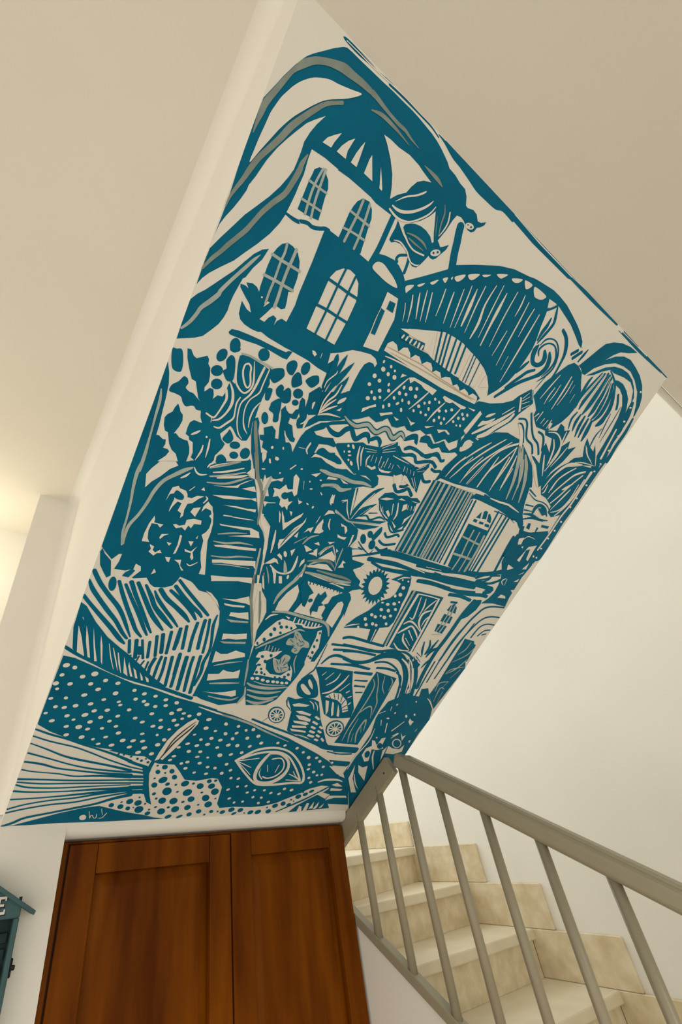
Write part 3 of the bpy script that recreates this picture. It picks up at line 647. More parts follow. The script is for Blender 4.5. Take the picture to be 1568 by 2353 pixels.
'painted_tree': '''FT1 881,2891 843,2865 860,2834 838,2825 850,2805 870,2804 877,2773 913,2766 927,2732 916,2700 907,2687 939,2619 1294,2747 1361,2775 1468,2832 1400,2841 1321,2822 1261,2824 1221,2844 1164,2824 1129,2828 1075,2836 1046,2810 1021,2843 1004,2850 987,2843 953,2889 940,2843 922,2840 909,2876
FT1 1046,2810 1047,2858 1051,2901 1063,2938 1094,2978 1126,3008 1157,3022 1172,3033 1257,3073 1276,3062 1186,3020 1166,3006 1156,2985 1109,2952 1131,2942 1178,2947 1231,2963 1271,2936 1261,2922 1217,2920 1168,2905 1166,2861 1158,2825 1087,2754
FT1 902,3005 916,2989 936,2980 953,2956 954,2935 981,2932 1012,2885 1028,2878 1030,2860 1011,2857 981,2864 955,2890 974,2838 944,2836 920,2898 904,2949 889,2978
FT1 966,3076 986,3071 1002,3043 995,3023 986,3001 987,2970 970,2963 945,2962 931,2978 954,2983 961,3008 974,3018 963,3053
FT1 990,3108 1029,3159 1039,3155 1061,3130 1077,3066 1080,3032 1037,3013 1043,2993 1035,2968 1039,2942 1014,2930 999,2944 991,2968 998,2988 972,3017 995,3023 1004,3044 999,3081
FW2 1037,3084 1043,3083 1045,3046 1038,3050 1030,3073
SW2 1031,3013,5 1040,2993,9 1033,2972,8 1018,2956,3
SW2 955,2894,4 969,2873,8 1000,2858,3
EW2 929,2793,7,3,3,-7
EW2 988,2811,4,2,4,-7
EW2 948,2726,5,2,6,-12
EW2 980,2750,12,-1,-1,-9
EW2 933,2674,9,3,2,-3
EW2 1141,2750,5,2,2,-4
EW2 1031,2686,4,2,2,-4
SW2 1131,2834,5 1115,2853,10 1119,2886,10 1119,2895,3
SW2 1069,2848,3 1109,2854,2
SW2 1075,2726,4 1096,2758,3
PT1 1177,2851 1182,2882 1207,2897 1247,2888 1292,2890 1336,2877 1353,2859 1328,2849 1290,2855 1242,2857 1202,2846
ST1 1268,2940,14 1319,2905,14 1388,2872,14 1461,2843,14
SH2 1255,2785,9 1297,2783,16 1354,2788,17 1437,2802,6
FT1 877,2743 1283,2899 1722,2166 1208,2036 1182,2183 1161,2260 1117,2393 1075,2422 1035,2450 1018,2506 1003,2590 962,2610 895,2695
FW2 1033,2442 1050,2447 1052,2415 1080,2413 1096,2392 1117,2393 1135,2335 1161,2260 1180,2176 1189,2168 1179,2119 1208,2036 1218,2038 1175,2175 1148,2229 1123,2304 1097,2350 1052,2394
FW2 890,2748 913,2757 922,2733 917,2703 901,2725
FW2 965,2759 989,2754 986,2738
FW2 937,2734 960,2719 955,2713
FW2 960,2619 955,2651 972,2633 992,2655 1007,2645 1027,2648 1063,2671 1065,2647 1038,2647 1006,2626 1005,2586 1029,2549 1010,2543 1004,2566 982,2568
FW2 1032,2600 1044,2604 1071,2604 1094,2642 1117,2620 1145,2630 1116,2694 1122,2714 1153,2698 1182,2612 1171,2596 1145,2620 1121,2601 1105,2601 1102,2575 1125,2562 1139,2577 1155,2557 1177,2569 1162,2534 1169,2510 1143,2527 1133,2514 1108,2526 1102,2554 1079,2567 1053,2553 1048,2586
FW2 1194,2601 1208,2585 1235,2584 1220,2563
FW2 1012,2514 1039,2518 1033,2486
FW2 1124,2495 1145,2476 1163,2429 1156,2432
FW2 1140,2500 1171,2468 1190,2437 1207,2448 1234,2483 1274,2528 1271,2501 1231,2445 1201,2393 1185,2420 1161,2460
FW2 1186,2510 1205,2511 1210,2486
FW2 1230,2275 1213,2303 1208,2335 1236,2349 1264,2428 1299,2472 1306,2507 1311,2481 1301,2445 1271,2370
FW2 1286,2380 1301,2413 1309,2376
FW2 1335,2417 1347,2449 1378,2469 1376,2430 1358,2441
FW2 1397,2436 1396,2481 1411,2530 1424,2517 1428,2479 1455,2465 1436,2443
FW2 1409,2554 1411,2573 1428,2595 1455,2593 1429,2574
FW2 1308,2672 1333,2664 1326,2657
FW2 1161,2824 1173,2853 1213,2853 1260,2851 1312,2851 1326,2826 1260,2832 1217,2845 1178,2835
FW2 1310,2750 1315,2767 1355,2771
FW2 1207,2742 1233,2757 1260,2772 1243,2740
FW2 1404,2636 1399,2677 1408,2690 1425,2637
FW2 1377,2346 1398,2346 1442,2333 1412,2310
FW2 1433,2305 1479,2335 1491,2304 1471,2304
FW2 1308,2289 1333,2310 1333,2259
FW2 1240,2239 1249,2255 1273,2242 1286,2217
FW2 1189,2168 1228,2218 1253,2214 1278,2186 1250,2196 1225,2177
FW2 1240,2159 1289,2131 1317,2063 1307,2061 1271,2121
FW2 1410,2246 1423,2267 1434,2247 1415,2203
FW2 1435,2374 1459,2393 1479,2373
FW2 1525,2410 1564,2421 1538,2399
FW2 1315,2115 1336,2120 1360,2074 1339,2069
ET3 1117,2582,21,7,9,-18
PH2 1302,2222 1333,2190 1357,2149 1336,2144 1310,2195
SW2 1018,2506,5 1083,2527,3
SW2 1160,2380,5 1179,2315,16 1195,2243,6
SW2 1383,2504,4 1385,2543,3
SW2 1461,2518,5 1486,2486,3
SW2 1185,2695,3 1206,2651,2
SW2 1078,2725,4 1099,2757,3
SW2 1230,2167,8 1291,2138,10 1344,2140,12 1379,2167,15 1381,2220,17 1372,2270,6
SW2 1239,2043,5 1214,2112,3
ST3 1231,2303,4 1248,2369,7 1286,2441,2
SH2 1308,2340,6 1368,2400,4
SH2 1364,2353,8 1387,2400,14 1436,2432,5
SH2 1246,2784,9 1291,2788,16 1354,2781,6
SH2 1301,2705,12 1380,2736,8
SH2 1500,2321,8 1525,2366,15 1566,2401,5
SH2 1448,2233,7 1452,2180,14 1433,2134,14 1420,2089,5
SH2 1212,2151,4 1250,2098,8 1275,2053,3
EW2 1248,2669,9,3,2,-4
EW2 1270,2583,9,-3,-1,-4
EW2 1312,2576,6,-1,-1,-8
EW2 1139,2749,6,2,2,-4
EW2 936,2675,9,3,2,-3
EW2 1031,2687,5,2,2,-3
EW2 1220,2704,4,1,3,-5
EW2 1279,2733,7,2,2,-4
EW2 1287,2260,9,5,12,-17
EW2 1452,2157,10,12,10,-8
EW2 1376,2125,8,-1,2,-15
FT1 1173,2830 1210,2844 1250,2825 1303,2825 1351,2825 1399,2845 1458,2830 1493,2854 1604,2884 1629,2871 1647,2835 1629,2807 1559,2793 1501,2762 1540,2689 1576,2590 1457,2607 1421,2551 1349,2517
FT1 1324,2563 1405,2557 1465,2593 1588,2571 1627,2561 1680,2543 1702,2485 1679,2413 1662,2343 1476,2291
SH2 1250,2785,13 1315,2784,20 1387,2794,20 1469,2793,21 1547,2810,19 1607,2810,8
SH2 1303,2713,13 1380,2735,24 1429,2726,24 1487,2754,9
ST3 1313,2706,3 1371,2729,2
FW2 1313,2768 1378,2778 1367,2767 1310,2751
FW2 1500,2843 1538,2854 1587,2840 1538,2844
FW2 1387,2784 1456,2772 1423,2766
FW2 1408,2552 1417,2591 1444,2597 1469,2586 1433,2574
FW2 1404,2441 1399,2494 1414,2532 1436,2473 1452,2455
FW2 1539,2544 1589,2537 1609,2515 1605,2491 1573,2532 1556,2527
FW2 1555,2475 1586,2468 1628,2475 1620,2455 1567,2456
FW2 1671,2417 1658,2501 1670,2505 1678,2448
FW2 1703,2420 1700,2467 1749,2433 1763,2434
FW2 1517,2409 1566,2424 1540,2402
FW2 1454,2330 1473,2353 1498,2297
SW2 1385,2539,4 1380,2494,2
SW2 1456,2546,6 1467,2510,10 1489,2484,3
SW2 1512,2318,7 1530,2364,13 1568,2398,4
SW2 1574,2394,4 1627,2334,3
SW2 1394,2682,6 1402,2642,11 1417,2626,4
SW2 1469,2670,4 1503,2687,7 1480,2663,3
SW2 1316,2671,4 1328,2659,3''',
'painted_dotted_wall': '''FT1 1163,3335 1223,3375 1236,3433 1271,3458 1434,3460 1694,3467 2000,3482 2040,3474 2056,3465 2021,3325 2046,3313 2028,3279 2017,3264 1966,3223 1927,3234 1873,3189 1811,3222 1782,3203 1727,3211 1681,3180 1642,3177 1615,3190 1573,3161 1538,3154 1507,3171 1487,3182 1461,3154 1431,3135 1396,3140 1367,3146 1308,3108
FT1 1179,3199 1194,3328 1223,3371 1256,3374 1313,3383 1469,3156 1418,3149 1376,3148 1318,3107 1269,3082 1236,3097 1196,3162
FT1 1241,3543 1338,3540 1527,3556 1575,3546 1772,3544 1939,3540 2005,3519 1991,3483 1776,3469 1513,3455 1295,3447
EW2 1300,3411,6,1,1,-8
EW2 1317,3379,12,5,7,-10
EW2 1353,3409,7,3,5,-7
EW2 1386,3401,6,3,4,-6
EW2 1288,3331,11,5,6,-10
EW2 1358,3371,9,4,6,-9
EW2 1402,3374,11,5,7,-10
EW2 1328,3323,10,5,6,-8
EW2 1282,3284,10,4,5,-8
EW2 1391,3330,7,1,1,-9
EW2 1316,3256,7,3,5,-8
EW2 1357,3282,10,5,6,-8
EW2 1408,3304,9,4,5,-8
EW2 1312,3221,12,5,6,-9
EW2 1350,3237,10,4,6,-9
EW2 1378,3254,8,3,5,-7
EW2 1488,3356,9,1,2,-10
EW2 1530,3369,12,5,7,-10
EW2 1567,3384,9,4,6,-8
EW2 1478,3321,10,4,7,-9
EW2 1520,3332,9,4,5,-7
EW2 1584,3348,10,4,6,-9
EW2 1461,3287,8,3,6,-8
EW2 1517,3297,6,3,6,-8
EW2 1498,3271,7,9,7,-3
EW2 1563,3304,8,3,6,-9
EW2 1453,3244,8,3,6,-9
EW2 1424,3222,7,3,6,-9
EW2 1540,3252,7,3,7,-10
EW2 1714,3389,7,3,6,-7
EW2 1750,3386,7,3,6,-7
EW2 1689,3359,8,4,6,-8
EW2 1661,3343,7,3,5,-7
EW2 1635,3314,10,4,6,-8
EW2 1706,3328,7,3,7,-9
EW2 1618,3281,7,3,6,-7
EW2 1668,3292,7,3,6,-7
EW2 1708,3294,8,4,5,-6
EW2 1859,3387,10,4,6,-7
EW2 1825,3366,8,3,6,-7
EW2 1781,3348,10,4,6,-7
EW2 1803,3318,8,3,6,-8
EW2 1841,3325,7,3,6,-8
EW2 1781,3291,9,4,6,-8
EW2 1838,3297,8,3,6,-8
EW2 1947,3397,8,3,7,-8
EW2 1984,3407,8,3,7,-8
EW2 1935,3368,9,4,6,-8
EW2 1972,3379,9,4,7,-8
EW2 1913,3338,8,3,6,-7
EW2 1949,3329,6,2,5,-5
EW2 1976,3338,7,3,6,-7
FW2 1315,3144 1310,3165 1374,3215 1383,3205 1348,3181
FW2 1437,3387 1436,3409 1469,3413 1452,3401
FW2 1486,3411 1517,3425 1620,3430 1695,3431 1683,3398 1655,3402 1614,3403 1580,3412 1528,3412 1511,3390
FW2 1756,3417 1760,3429 1888,3434 1945,3439 1943,3428 1918,3417 1878,3420 1838,3423 1819,3410 1786,3406
FW2 1957,3443 2018,3454 2013,3442
FW2 2056,3465 2081,3455 2071,3403 2052,3316 2019,3326 2038,3395
FW2 1421,3185 1450,3198 1492,3220 1503,3213 1462,3191 1438,3174
FW2 1516,3204 1558,3204 1545,3191
FW2 1597,3237 1641,3224 1670,3231 1651,3205 1629,3221
FW2 1740,3239 1805,3266 1758,3234
FW2 1834,3257 1900,3281 1939,3270 1930,3262 1889,3271 1859,3244
SW2 1485,3404,6 1449,3335,10 1409,3248,4
SW2 1650,3400,6 1624,3346,11 1585,3276,4
SW2 1788,3399,6 1756,3328,12 1738,3269,4
SW2 1913,3415,7 1894,3356,12 1871,3303,4
FW2 1270,3455 1271,3492 1292,3513 1325,3509 1350,3486 1368,3516 1392,3526 1421,3511 1436,3492 1454,3518 1483,3522 1508,3507 1518,3498 1541,3523 1571,3527 1594,3511 1605,3493 1623,3512 1655,3515 1680,3494 1700,3512 1733,3522 1761,3506 1778,3495 1799,3513 1824,3505 1839,3492 1864,3515 1899,3509 1917,3497 1936,3520 1976,3518 1989,3503 1989,3477 1911,3469 1769,3462 1635,3455 1502,3455 1376,3455
SC3 1276,3477,2 1343,3483,4 1437,3490,4 1523,3496,4 1605,3493,4 1682,3490,4 1773,3492,4 1842,3489,4 1921,3493,4 1978,3498,2
SC3 1309,3463,2 1427,3470,4 1550,3477,4 1683,3481,4 1823,3485,4 1956,3488,2
SW2 1293,3436,5 1353,3444,7 1453,3451,7 1529,3453,7 1635,3455,7 1737,3457,6 1838,3467,3''',
'painted_waves': '''ST1 1235,3089,13 1273,3075,30 1324,3070,33 1365,3093,34 1394,3105,32 1434,3092,33 1466,3091,35 1496,3122,36 1524,3129,34 1566,3106,35 1590,3108,38 1617,3146,32 1666,3125,14
SH2 1235,3089,7 1273,3075,13 1324,3070,19 1365,3093,20 1394,3105,19 1434,3092,19 1466,3091,20 1496,3122,21 1524,3129,20 1566,3106,20 1590,3108,22 1617,3146,18 1657,3127,8
PT1 1666,3120 1665,3145 1702,3178 1737,3179 1761,3132 1733,3137 1724,3149 1690,3130
FT1 1766,3150 1759,3178 1782,3203 1816,3206 1867,3179 1897,3196 1928,3224 1965,3201 2003,3189 2042,3226 2020,3266 2036,3288 2066,3235 2102,3221 2089,3189 2051,3196 2007,3174 1957,3160 1919,3178 1875,3150 1842,3153 1819,3165
ST1 2068,3241,21 2064,3283,33 2097,3310,25 2146,3310,24 2165,3307,19
PW2 2066,3235 2086,3248 2128,3284 2143,3276 2119,3239 2083,3214
ST1 1693,3082,12 1724,3102,20 1794,3103,19 1844,3095,20 1897,3121,21 1941,3132,20 1981,3111,8
ST1 1651,3079,9 1691,3053,16 1729,3057,16 1773,3074,16 1809,3046,6
ST1 1165,3007,15 1210,2988,26 1254,2992,28 1278,3030,30 1308,3047,27 1344,3018,29 1366,3012,29 1398,3049,30 1425,3055,28 1453,3022,11
ST1 1447,3034,14 1462,3050,24 1490,3066,22 1518,3052,25 1529,3026,10
ST1 2378,3547,13 2428,3565,12 2468,3548,16 2499,3510,17 2540,3475,14 2611,3462,15 2659,3422,17
ST1 2448,3612,16 2521,3547,16 2585,3505,15 2655,3486,15 2716,3438,17
ST1 2596,3549,14 2648,3547,15 2686,3521,19 2725,3471,21
ST1 2396,3524,11 2426,3531,11 2467,3508,14 2526,3447,15
ST1 1696,3081,19 1747,3106,18 1816,3101,18 1877,3097,19 1910,3131,21 1938,3142,18 1983,3116,19 2005,3124,20
ST1 1648,3072,22 1695,3044,20 1750,3065,21 1789,3069,21 1822,3044,21 1882,3072,22 1931,3085,21 1975,3068,22
ST1 1952,3049,17 1986,3045,18 2022,3058,18 2044,3049,18
ST1 1905,2993,21 1950,2964,20 1991,2979,21
ST1 1755,2873,23 1797,2843,21 1840,2864,25 1868,2885,21 1918,2857,23
ST1 1801,2878,16 1835,2890,17 1854,2914,19
ST1 1880,2581,16 1915,2561,17 1972,2597,18 1998,2592,16
ST1 1868,2523,16 1922,2508,17 2000,2537,18
ST1 1863,2647,12 1925,2601,12 2001,2642,14
ST1 1871,2475,18 1916,2463,19 1959,2488,22''',
'painted_thatch': '''FT1 2381,3697 2401,3790 2455,3876 2496,3942 2535,3975 2583,3977 2643,3961 2696,3910 2762,3856 2775,3794 2764,3733 2734,3669 2691,3616 2654,3578 2550,3565 2504,3591 2473,3611 2468,3642 2429,3669
SW2 2486,3875,5 2464,3801,10 2441,3706,4
SW2 2505,3804,5 2496,3746,9 2498,3693,3
SW2 2536,3836,4 2534,3773,8 2525,3721,3
SW2 2581,3907,8 2585,3823,14 2582,3696,5
SW2 2612,3894,5 2618,3821,9 2608,3734,3
SW2 2647,3883,3 2649,3829,2
SW2 2694,3843,4 2697,3789,2
SW2 2504,3635,9 2487,3606,6
SW2 2528,3656,8 2521,3592,5
SW2 2575,3631,7 2567,3594,4
SW2 2611,3635,7 2600,3591,4
SW2 2641,3647,8 2640,3590,5
FW2 2637,3629 2666,3635 2670,3599 2654,3596''',
'painted_round_hut': '''FT1 2021,2988 2036,3095 2093,3216 2128,3279 2173,3330 2253,3408 2356,3447 2428,3448 2484,3447 2527,3441 2629,3399 2719,3360 2792,3301 2847,3239 2045,2957
SW2 2275,3348,6 2209,3272,12 2133,3170,4
SW2 2375,3410,6 2275,3292,12 2162,3136,4
SW2 2434,3413,6 2347,3308,11 2273,3200,11 2219,3070,4
SW2 2492,3425,14 2424,3378,14 2364,3309,10 2311,3197,7 2273,3066,6
SW2 2498,3401,7 2440,3286,13 2390,3197,14 2374,3078,11
SW2 2499,3404,8 2509,3300,14 2493,3115,5
SW2 2540,3359,8 2556,3282,15 2570,3142,5
SH2 2517,3414,17 2583,3340,34 2662,3174,13
SH2 2544,3425,11 2626,3326,22 2720,3195,8
SH2 2608,3391,14 2691,3320,29 2764,3210,11
SW2 2396,3524,6 2456,3493,25 2514,3430,27 2547,3385,14
FW2 2408,3448 2442,3479 2479,3456
FT1 2052,3026 2095,3138 2115,3190 2519,3344 2793,3070 2728,3067 2547,3057 2483,3066 2403,3065 2287,3049 2175,3033
SW2 2146,3202,7 2106,3125,12 2083,3046,4
SW2 2201,3223,5 2157,3121,10 2121,3048,3
SW2 2277,3252,5 2238,3163,10 2218,3051,4
SW2 2348,3279,3 2315,3162,6 2283,3062,2
SW2 2400,3299,7 2388,3189,12 2373,3079,4
SW2 2487,3331,8 2490,3214,14 2494,3088,5
SW2 2574,3281,6 2573,3196,12 2577,3123,4
FT1 2269,3408 2367,3442 2487,3451 2544,3433 2667,3379 2759,3316 2824,3239 2858,3167 2881,3116 2926,3051 2997,2992 2984,2953 2918,2988 2805,2998 2645,3011
SH2 2564,3376,14 2639,3235,27 2681,3094,10
SH2 2618,3361,10 2687,3265,19 2738,3107,7
SH2 2648,3360,14 2743,3254,28 2812,3112,10
FW2 2054,3024 2177,3031 2289,3047 2405,3063 2469,3061 2473,3047 2383,3038 2228,3019 2120,3011 2038,3004
FT1 2377,3005 2401,3038 2487,3061 2547,3057 2789,3075 2838,3025 2734,3011 2591,3009 2480,3009 2412,3005 2376,2986
SW2 2542,3052,7 2641,3057,13 2728,3067,13 2781,3063,13 2872,3053,5
ST1 2805,2998,5 2899,2975,3
FT1 2012,2998 2357,3028 2385,3026 2435,2518 2025,2497
SH2 2036,2998,17 2044,2503,18
SH2 2074,3000,13 2090,2510,13
SH2 2108,3006,19 2133,2509,20
SH2 2155,3008,22 2181,2510,23
SH2 2189,3006,7 2218,2514,8
SH2 2215,3015,12 2254,2511,13
SH2 2247,3017,20 2276,2514,21
SH2 2273,3020,14 2301,2515,14
SH2 2309,3024,17 2336,2518,18
SH2 2340,3022,11 2374,2518,11
SH2 2364,3025,20 2407,2521,21
ST1 2404,2990,13 2452,2520,13
ST1 2435,2994,17 2502,2523,18
ST1 2689,2996,17 2750,2527,18
ST1 2738,2986,12 2776,2530,13
ST1 2786,2988,20 2804,2538,21
ST1 2821,2983,18 2853,2544,19
ST1 2978,2885,25 2987,2782,25 3020,2595,25
ST1 2648,2989,8 2748,2996,8 2873,2990,8
FT1 2524,2900 2544,2949 2566,2904
FT1 2562,2955 2573,2968 2598,2966 2621,2916 2583,2907
FT1 2625,2962 2664,2936 2682,2902 2638,2908 2616,2953
FT1 2516,2888 2554,2888 2553,2868 2515,2869
FT1 2576,2888 2622,2890 2622,2874 2579,2870
FT1 2637,2888 2681,2892 2691,2872 2644,2870
FT1 2493,2843 2710,2851 2736,2695 2745,2522 2662,2507 2543,2517 2513,2651 2505,2755
SH2 2512,2748,13 2598,2744,14 2697,2739,14
SH2 2525,2615,17 2613,2619,17 2702,2620,17
SH2 2572,2815,14 2585,2706,14 2603,2609,14 2599,2505,14
SH2 2635,2818,12 2649,2718,12 2665,2613,12 2670,2509,13
SH2 2697,2807,21 2718,2683,22 2724,2524,22''',
'painted_garden_plants': '''FT1 2657,3409 2694,3412 2775,3393 2726,3466 2716,3521 2801,3482 2743,3561 2669,3555 2642,3579 2744,3615 2739,3665 2785,3661 2809,3641 2855,3665 2870,3552 2917,3612 2944,3562 3005,3604 2974,3480 2928,3388 2916,3282 2908,3261 2755,3374
SW2 2681,3580,5 2739,3601,9 2798,3595,10 2852,3563,14 2881,3495,16 2862,3370,6
SW2 2762,3563,7 2813,3518,14 2844,3444,15 2850,3409,6
SW2 2768,3452,8 2817,3397,15 2869,3335,5
SW2 2831,3644,7 2846,3590,14 2867,3526,14 2863,3426,5
SW2 2927,3568,7 2914,3495,12 2890,3412,4
SW2 2661,3405,7 2747,3352,14 2851,3284,14 2900,3258,5
ST1 2916,3282,13 2948,3370,23 2994,3444,21 3041,3499,7
ST1 2946,3274,20 2973,3366,34 3043,3449,29 3152,3502,9
ST1 2993,3291,17 3038,3357,29 3102,3419,26 3201,3481,9
ST1 3056,3313,16 3107,3376,29 3171,3438,27 3258,3502,9
ST1 3144,3344,14 3194,3400,24 3276,3469,8
ST1 3226,3373,14 3279,3437,28 3305,3513,10
FT1 3030,3489 3054,3536 3130,3577 3100,3610 3066,3665 3110,3658 3172,3644 3277,3562 3176,3530 3109,3518
FT1 3065,3673 3089,3627 3131,3593 3256,3569 3309,3576 3244,3636 3175,3679 3197,3643 3152,3651 3102,3663
FT1 3032,3505 3063,3545 3139,3577 3231,3579 3320,3567 3201,3555 3116,3530
SW2 3089,3645,5 3150,3606,9 3264,3572,3
SW2 3169,3689,5 3238,3640,11 3309,3576,4
SW2 3092,3521,4 3166,3546,8 3303,3571,3
FT1 2923,3274 2929,3327 2965,3391 3030,3459 3127,3502 3186,3530 3323,3555 3319,3481 3316,3385 3313,3288 3305,3174 3220,3125 3152,3145 3146,3191 3043,3224 2975,3227
SW2 3172,3532,8 3063,3497,20 3001,3436,22 2965,3353,13 2951,3258,7
SW2 3138,3493,8 3082,3434,13 3035,3359,11 3030,3265,8
SW2 3252,3506,14 3173,3454,17 3128,3385,14 3080,3289,13 3064,3224,8
SW2 3074,3431,7 3038,3366,13 3038,3288,5
SW2 3252,3476,11 3199,3384,13 3156,3282,13 3116,3208,11
SW2 3210,3395,11 3164,3345,20 3142,3324,7
SW2 3224,3353,9 3200,3284,16 3160,3168,5
SW2 3273,3411,8 3284,3292,14 3252,3199,13 3177,3153,4
SW2 3297,3459,12 3304,3326,21 3286,3231,16 3242,3147,10
SW2 2975,3305,7 2985,3256,13 2972,3239,4''',
'painted_banana_palm': '''FT1 2583,3978 2623,4049 2660,4118 2687,4162 2745,4200 2817,4229 2906,4248 2995,4252 2926,4217 2852,4188 2810,4152 2748,4075 2686,3999 2654,3958 2611,3976
FT1 2654,3958 2698,4031 2769,4101 2833,4152 2903,4185 2978,4198 3065,4188 3152,4172 3237,4140 3308,4089 3343,4044 3362,3978 3357,3964 3307,4028 3233,4092 3137,4131 3045,4151 2958,4145 2869,4126 2791,4084 2718,4024 2678,3963
FT1 2689,3963 2758,4026 2809,4071 2881,4109 2958,4129 3033,4135 3110,4124 3171,4099 3234,4057 3256,4007 3184,4082 3110,4107 3021,4101 2911,4079 2864,4080 2804,4042 2753,3997
FT1 2941,4049 2989,4065 3053,4070 3123,4055 3190,4026 3238,3975 3280,3901 3284,3835 3283,3753 3289,3646 3302,3607 3269,3595 3255,3672 3239,3804 3213,3904 3178,3973 3116,4017 3053,4036 2992,4037
ST1 3257,4019,37 3287,3941,67 3297,3853,71 3299,3759,71 3330,3662,71 3336,3620,73
ST1 3364,3954,20 3383,3856,36 3383,3754,37 3403,3645,37
EW2 3260,4106,9,4,7,-5
EW2 3265,3996,11,5,6,-4
EW2 3296,3908,11,5,7,-5
EW2 3337,3815,11,5,7,-5
EW2 3341,3705,12,4,7,-5
ST1 3073,4004,19 3115,3970,20 3145,3935,21
ST1 2813,4035,10 2783,3939,19 2763,3853,20 2775,3790,7
ST1 2838,4041,18 2820,3945,33 2809,3850,33 2812,3795,12
ST1 2866,4054,20 2881,3949,38 2879,3846,38 2869,3784,13
ST1 2889,4053,20 2928,3947,38 2942,3850,39 2934,3794,13
ST1 2916,4054,16 2967,3953,31 2991,3847,32 2976,3788,11
ST1 2961,4030,18 3016,3951,35 3031,3852,36 3001,3786,12
ST1 2999,4024,19 3068,3938,38 3086,3863,40 3056,3779,13
ST1 2752,3980,13 2745,3944,24 2750,3881,25 2757,3805,9
ST1 2869,4077,7 2944,4055,14 2999,4024,17 3049,3965,20 3078,3896,22 3097,3820,22 3061,3775,6
ST1 2816,3774,11 2804,3722,20 2831,3664,7
ST1 2859,3774,16 2858,3722,29 2877,3670,10
ST1 2905,3782,16 2911,3714,30 2933,3651,10
ST1 2949,3782,17 2956,3714,30 2968,3659,11
ST1 2993,3783,22 3008,3717,40 3018,3654,14
ST1 3131,3785,7 3118,3731,13 3126,3679,13 3140,3640,5
ST1 3122,3890,6 3143,3802,11 3165,3731,4
ST1 3173,3959,5 3184,3880,9 3191,3803,10 3200,3714,3
SW2 2828,4031,4 2806,3938,8 2790,3848,3
SW2 2857,4039,6 2855,3943,10 2841,3841,4
SW2 2895,4045,6 2909,3945,10 2908,3841,4
SW2 2928,4037,7 2955,3936,12 2961,3835,4
FT1 3056,3688 3082,3630 3125,3596 3196,3568 3286,3601 3215,3637 3156,3646 3103,3669
SW2 3106,3639,5 3167,3600,9 3237,3583,3
ST1 2764,4266,9 2938,4266,16 3118,4269,14 3324,4278,10
ST1 2725,4262,3 2885,4262,5 3099,4265,6 3335,4271,2
ST1 2769,4279,5 2969,4280,3
ST1 2148,4268,12 2273,4271,18 2414,4273,20 2555,4280,25 2679,4280,17
ST1 2309,4280,4 2429,4280,16 2542,4280,25 2624,4280,9''',
'painted_bush': '''FT1 319,2018 339,1991 377,1962 391,1917 401,1879 385,1862 362,1889 334,1926 313,1998
FT1 310,2482 659,2613 959,1913 921,1904 816,1949 748,1962 743,1936 728,1900 693,1878 637,1866 608,1880 579,1912 515,1891 503,1895 514,1934 497,1945 460,1925 406,1921 416,1968 417,2013 403,2009 378,1970 335,2004 312,2026
FW2 406,1921 460,1925 497,1945 499,1978 528,1969 536,1945 502,1890 503,1926 464,1901 454,1878 425,1875
FT3 454,1893 463,1916 492,1946 508,1938 488,1892
FW2 407,2383 390,2448 404,2483 429,2527 499,2553 517,2538 486,2509 455,2458 426,2421
FW2 530,2426 555,2444 566,2434 598,2432 612,2418 618,2402 640,2404 663,2426 697,2433 674,2411 654,2381 631,2369 627,2334 633,2302 623,2285 618,2312 597,2319 602,2363 579,2365 565,2332 558,2299 555,2319 559,2372 552,2402 530,2390 523,2351 525,2393
FW2 661,2333 668,2357 703,2373 694,2315
FW2 715,2351 714,2382 728,2415 755,2396 780,2360 800,2306 808,2258 810,2208 830,2146 877,2009 841,2005 839,2048 817,2090 799,2137 788,2201 766,2230 782,2251 790,2278 786,2327 763,2342 771,2357 760,2373 729,2377
FW2 602,2241 615,2248 634,2244 661,2258 659,2286 694,2303 735,2306 740,2283 705,2276 697,2249 679,2259 673,2227 650,2240 623,2226
FW2 499,2259 507,2242 509,2224 531,2224 556,2227 546,2205 527,2220 499,2216 497,2173 507,2132 522,2114 485,2108 482,2154 487,2212
FW2 561,2153 566,2174 602,2185 581,2169 568,2145
FW2 528,2104 554,2097 553,2076 570,2066 589,2087 604,2071 579,2064 568,2046 536,2062 543,2079
FW2 606,2139 633,2140 624,2122
FW2 657,2197 669,2196 676,2148 674,2091 662,2082 665,2140
FW2 712,2176 740,2182 736,2150
FW2 710,2127 747,2122 769,2160 758,2120 775,2089 771,2074 756,2089 751,2113 717,2114
FW2 628,2055 656,2060 658,2030 645,2034
FW2 680,2052 716,2062 723,2027 751,2003 740,2000 709,2039
FW2 598,1975 614,1956 593,1937
FW2 744,2203 750,2223 752,2201
FW2 669,2461 678,2479 690,2462
PT3 548,2401 558,2420 597,2404 598,2381 563,2378
SW2 753,2048,4 775,2041,8 807,2071,3
SW2 615,2438,5 633,2467,3
SW2 707,2399,5 718,2426,9 705,2436,3
SH2 355,2499,15 349,2445,17 355,2369,14 367,2298,12 377,2205,10 382,2128,12 399,2061,8
SH2 585,2552,10 534,2505,18 482,2450,18 455,2387,18 441,2309,16 423,2239,15 399,2175,16 397,2118,14 405,2068,6
ET1 425,1834,20,1,7,-43''',
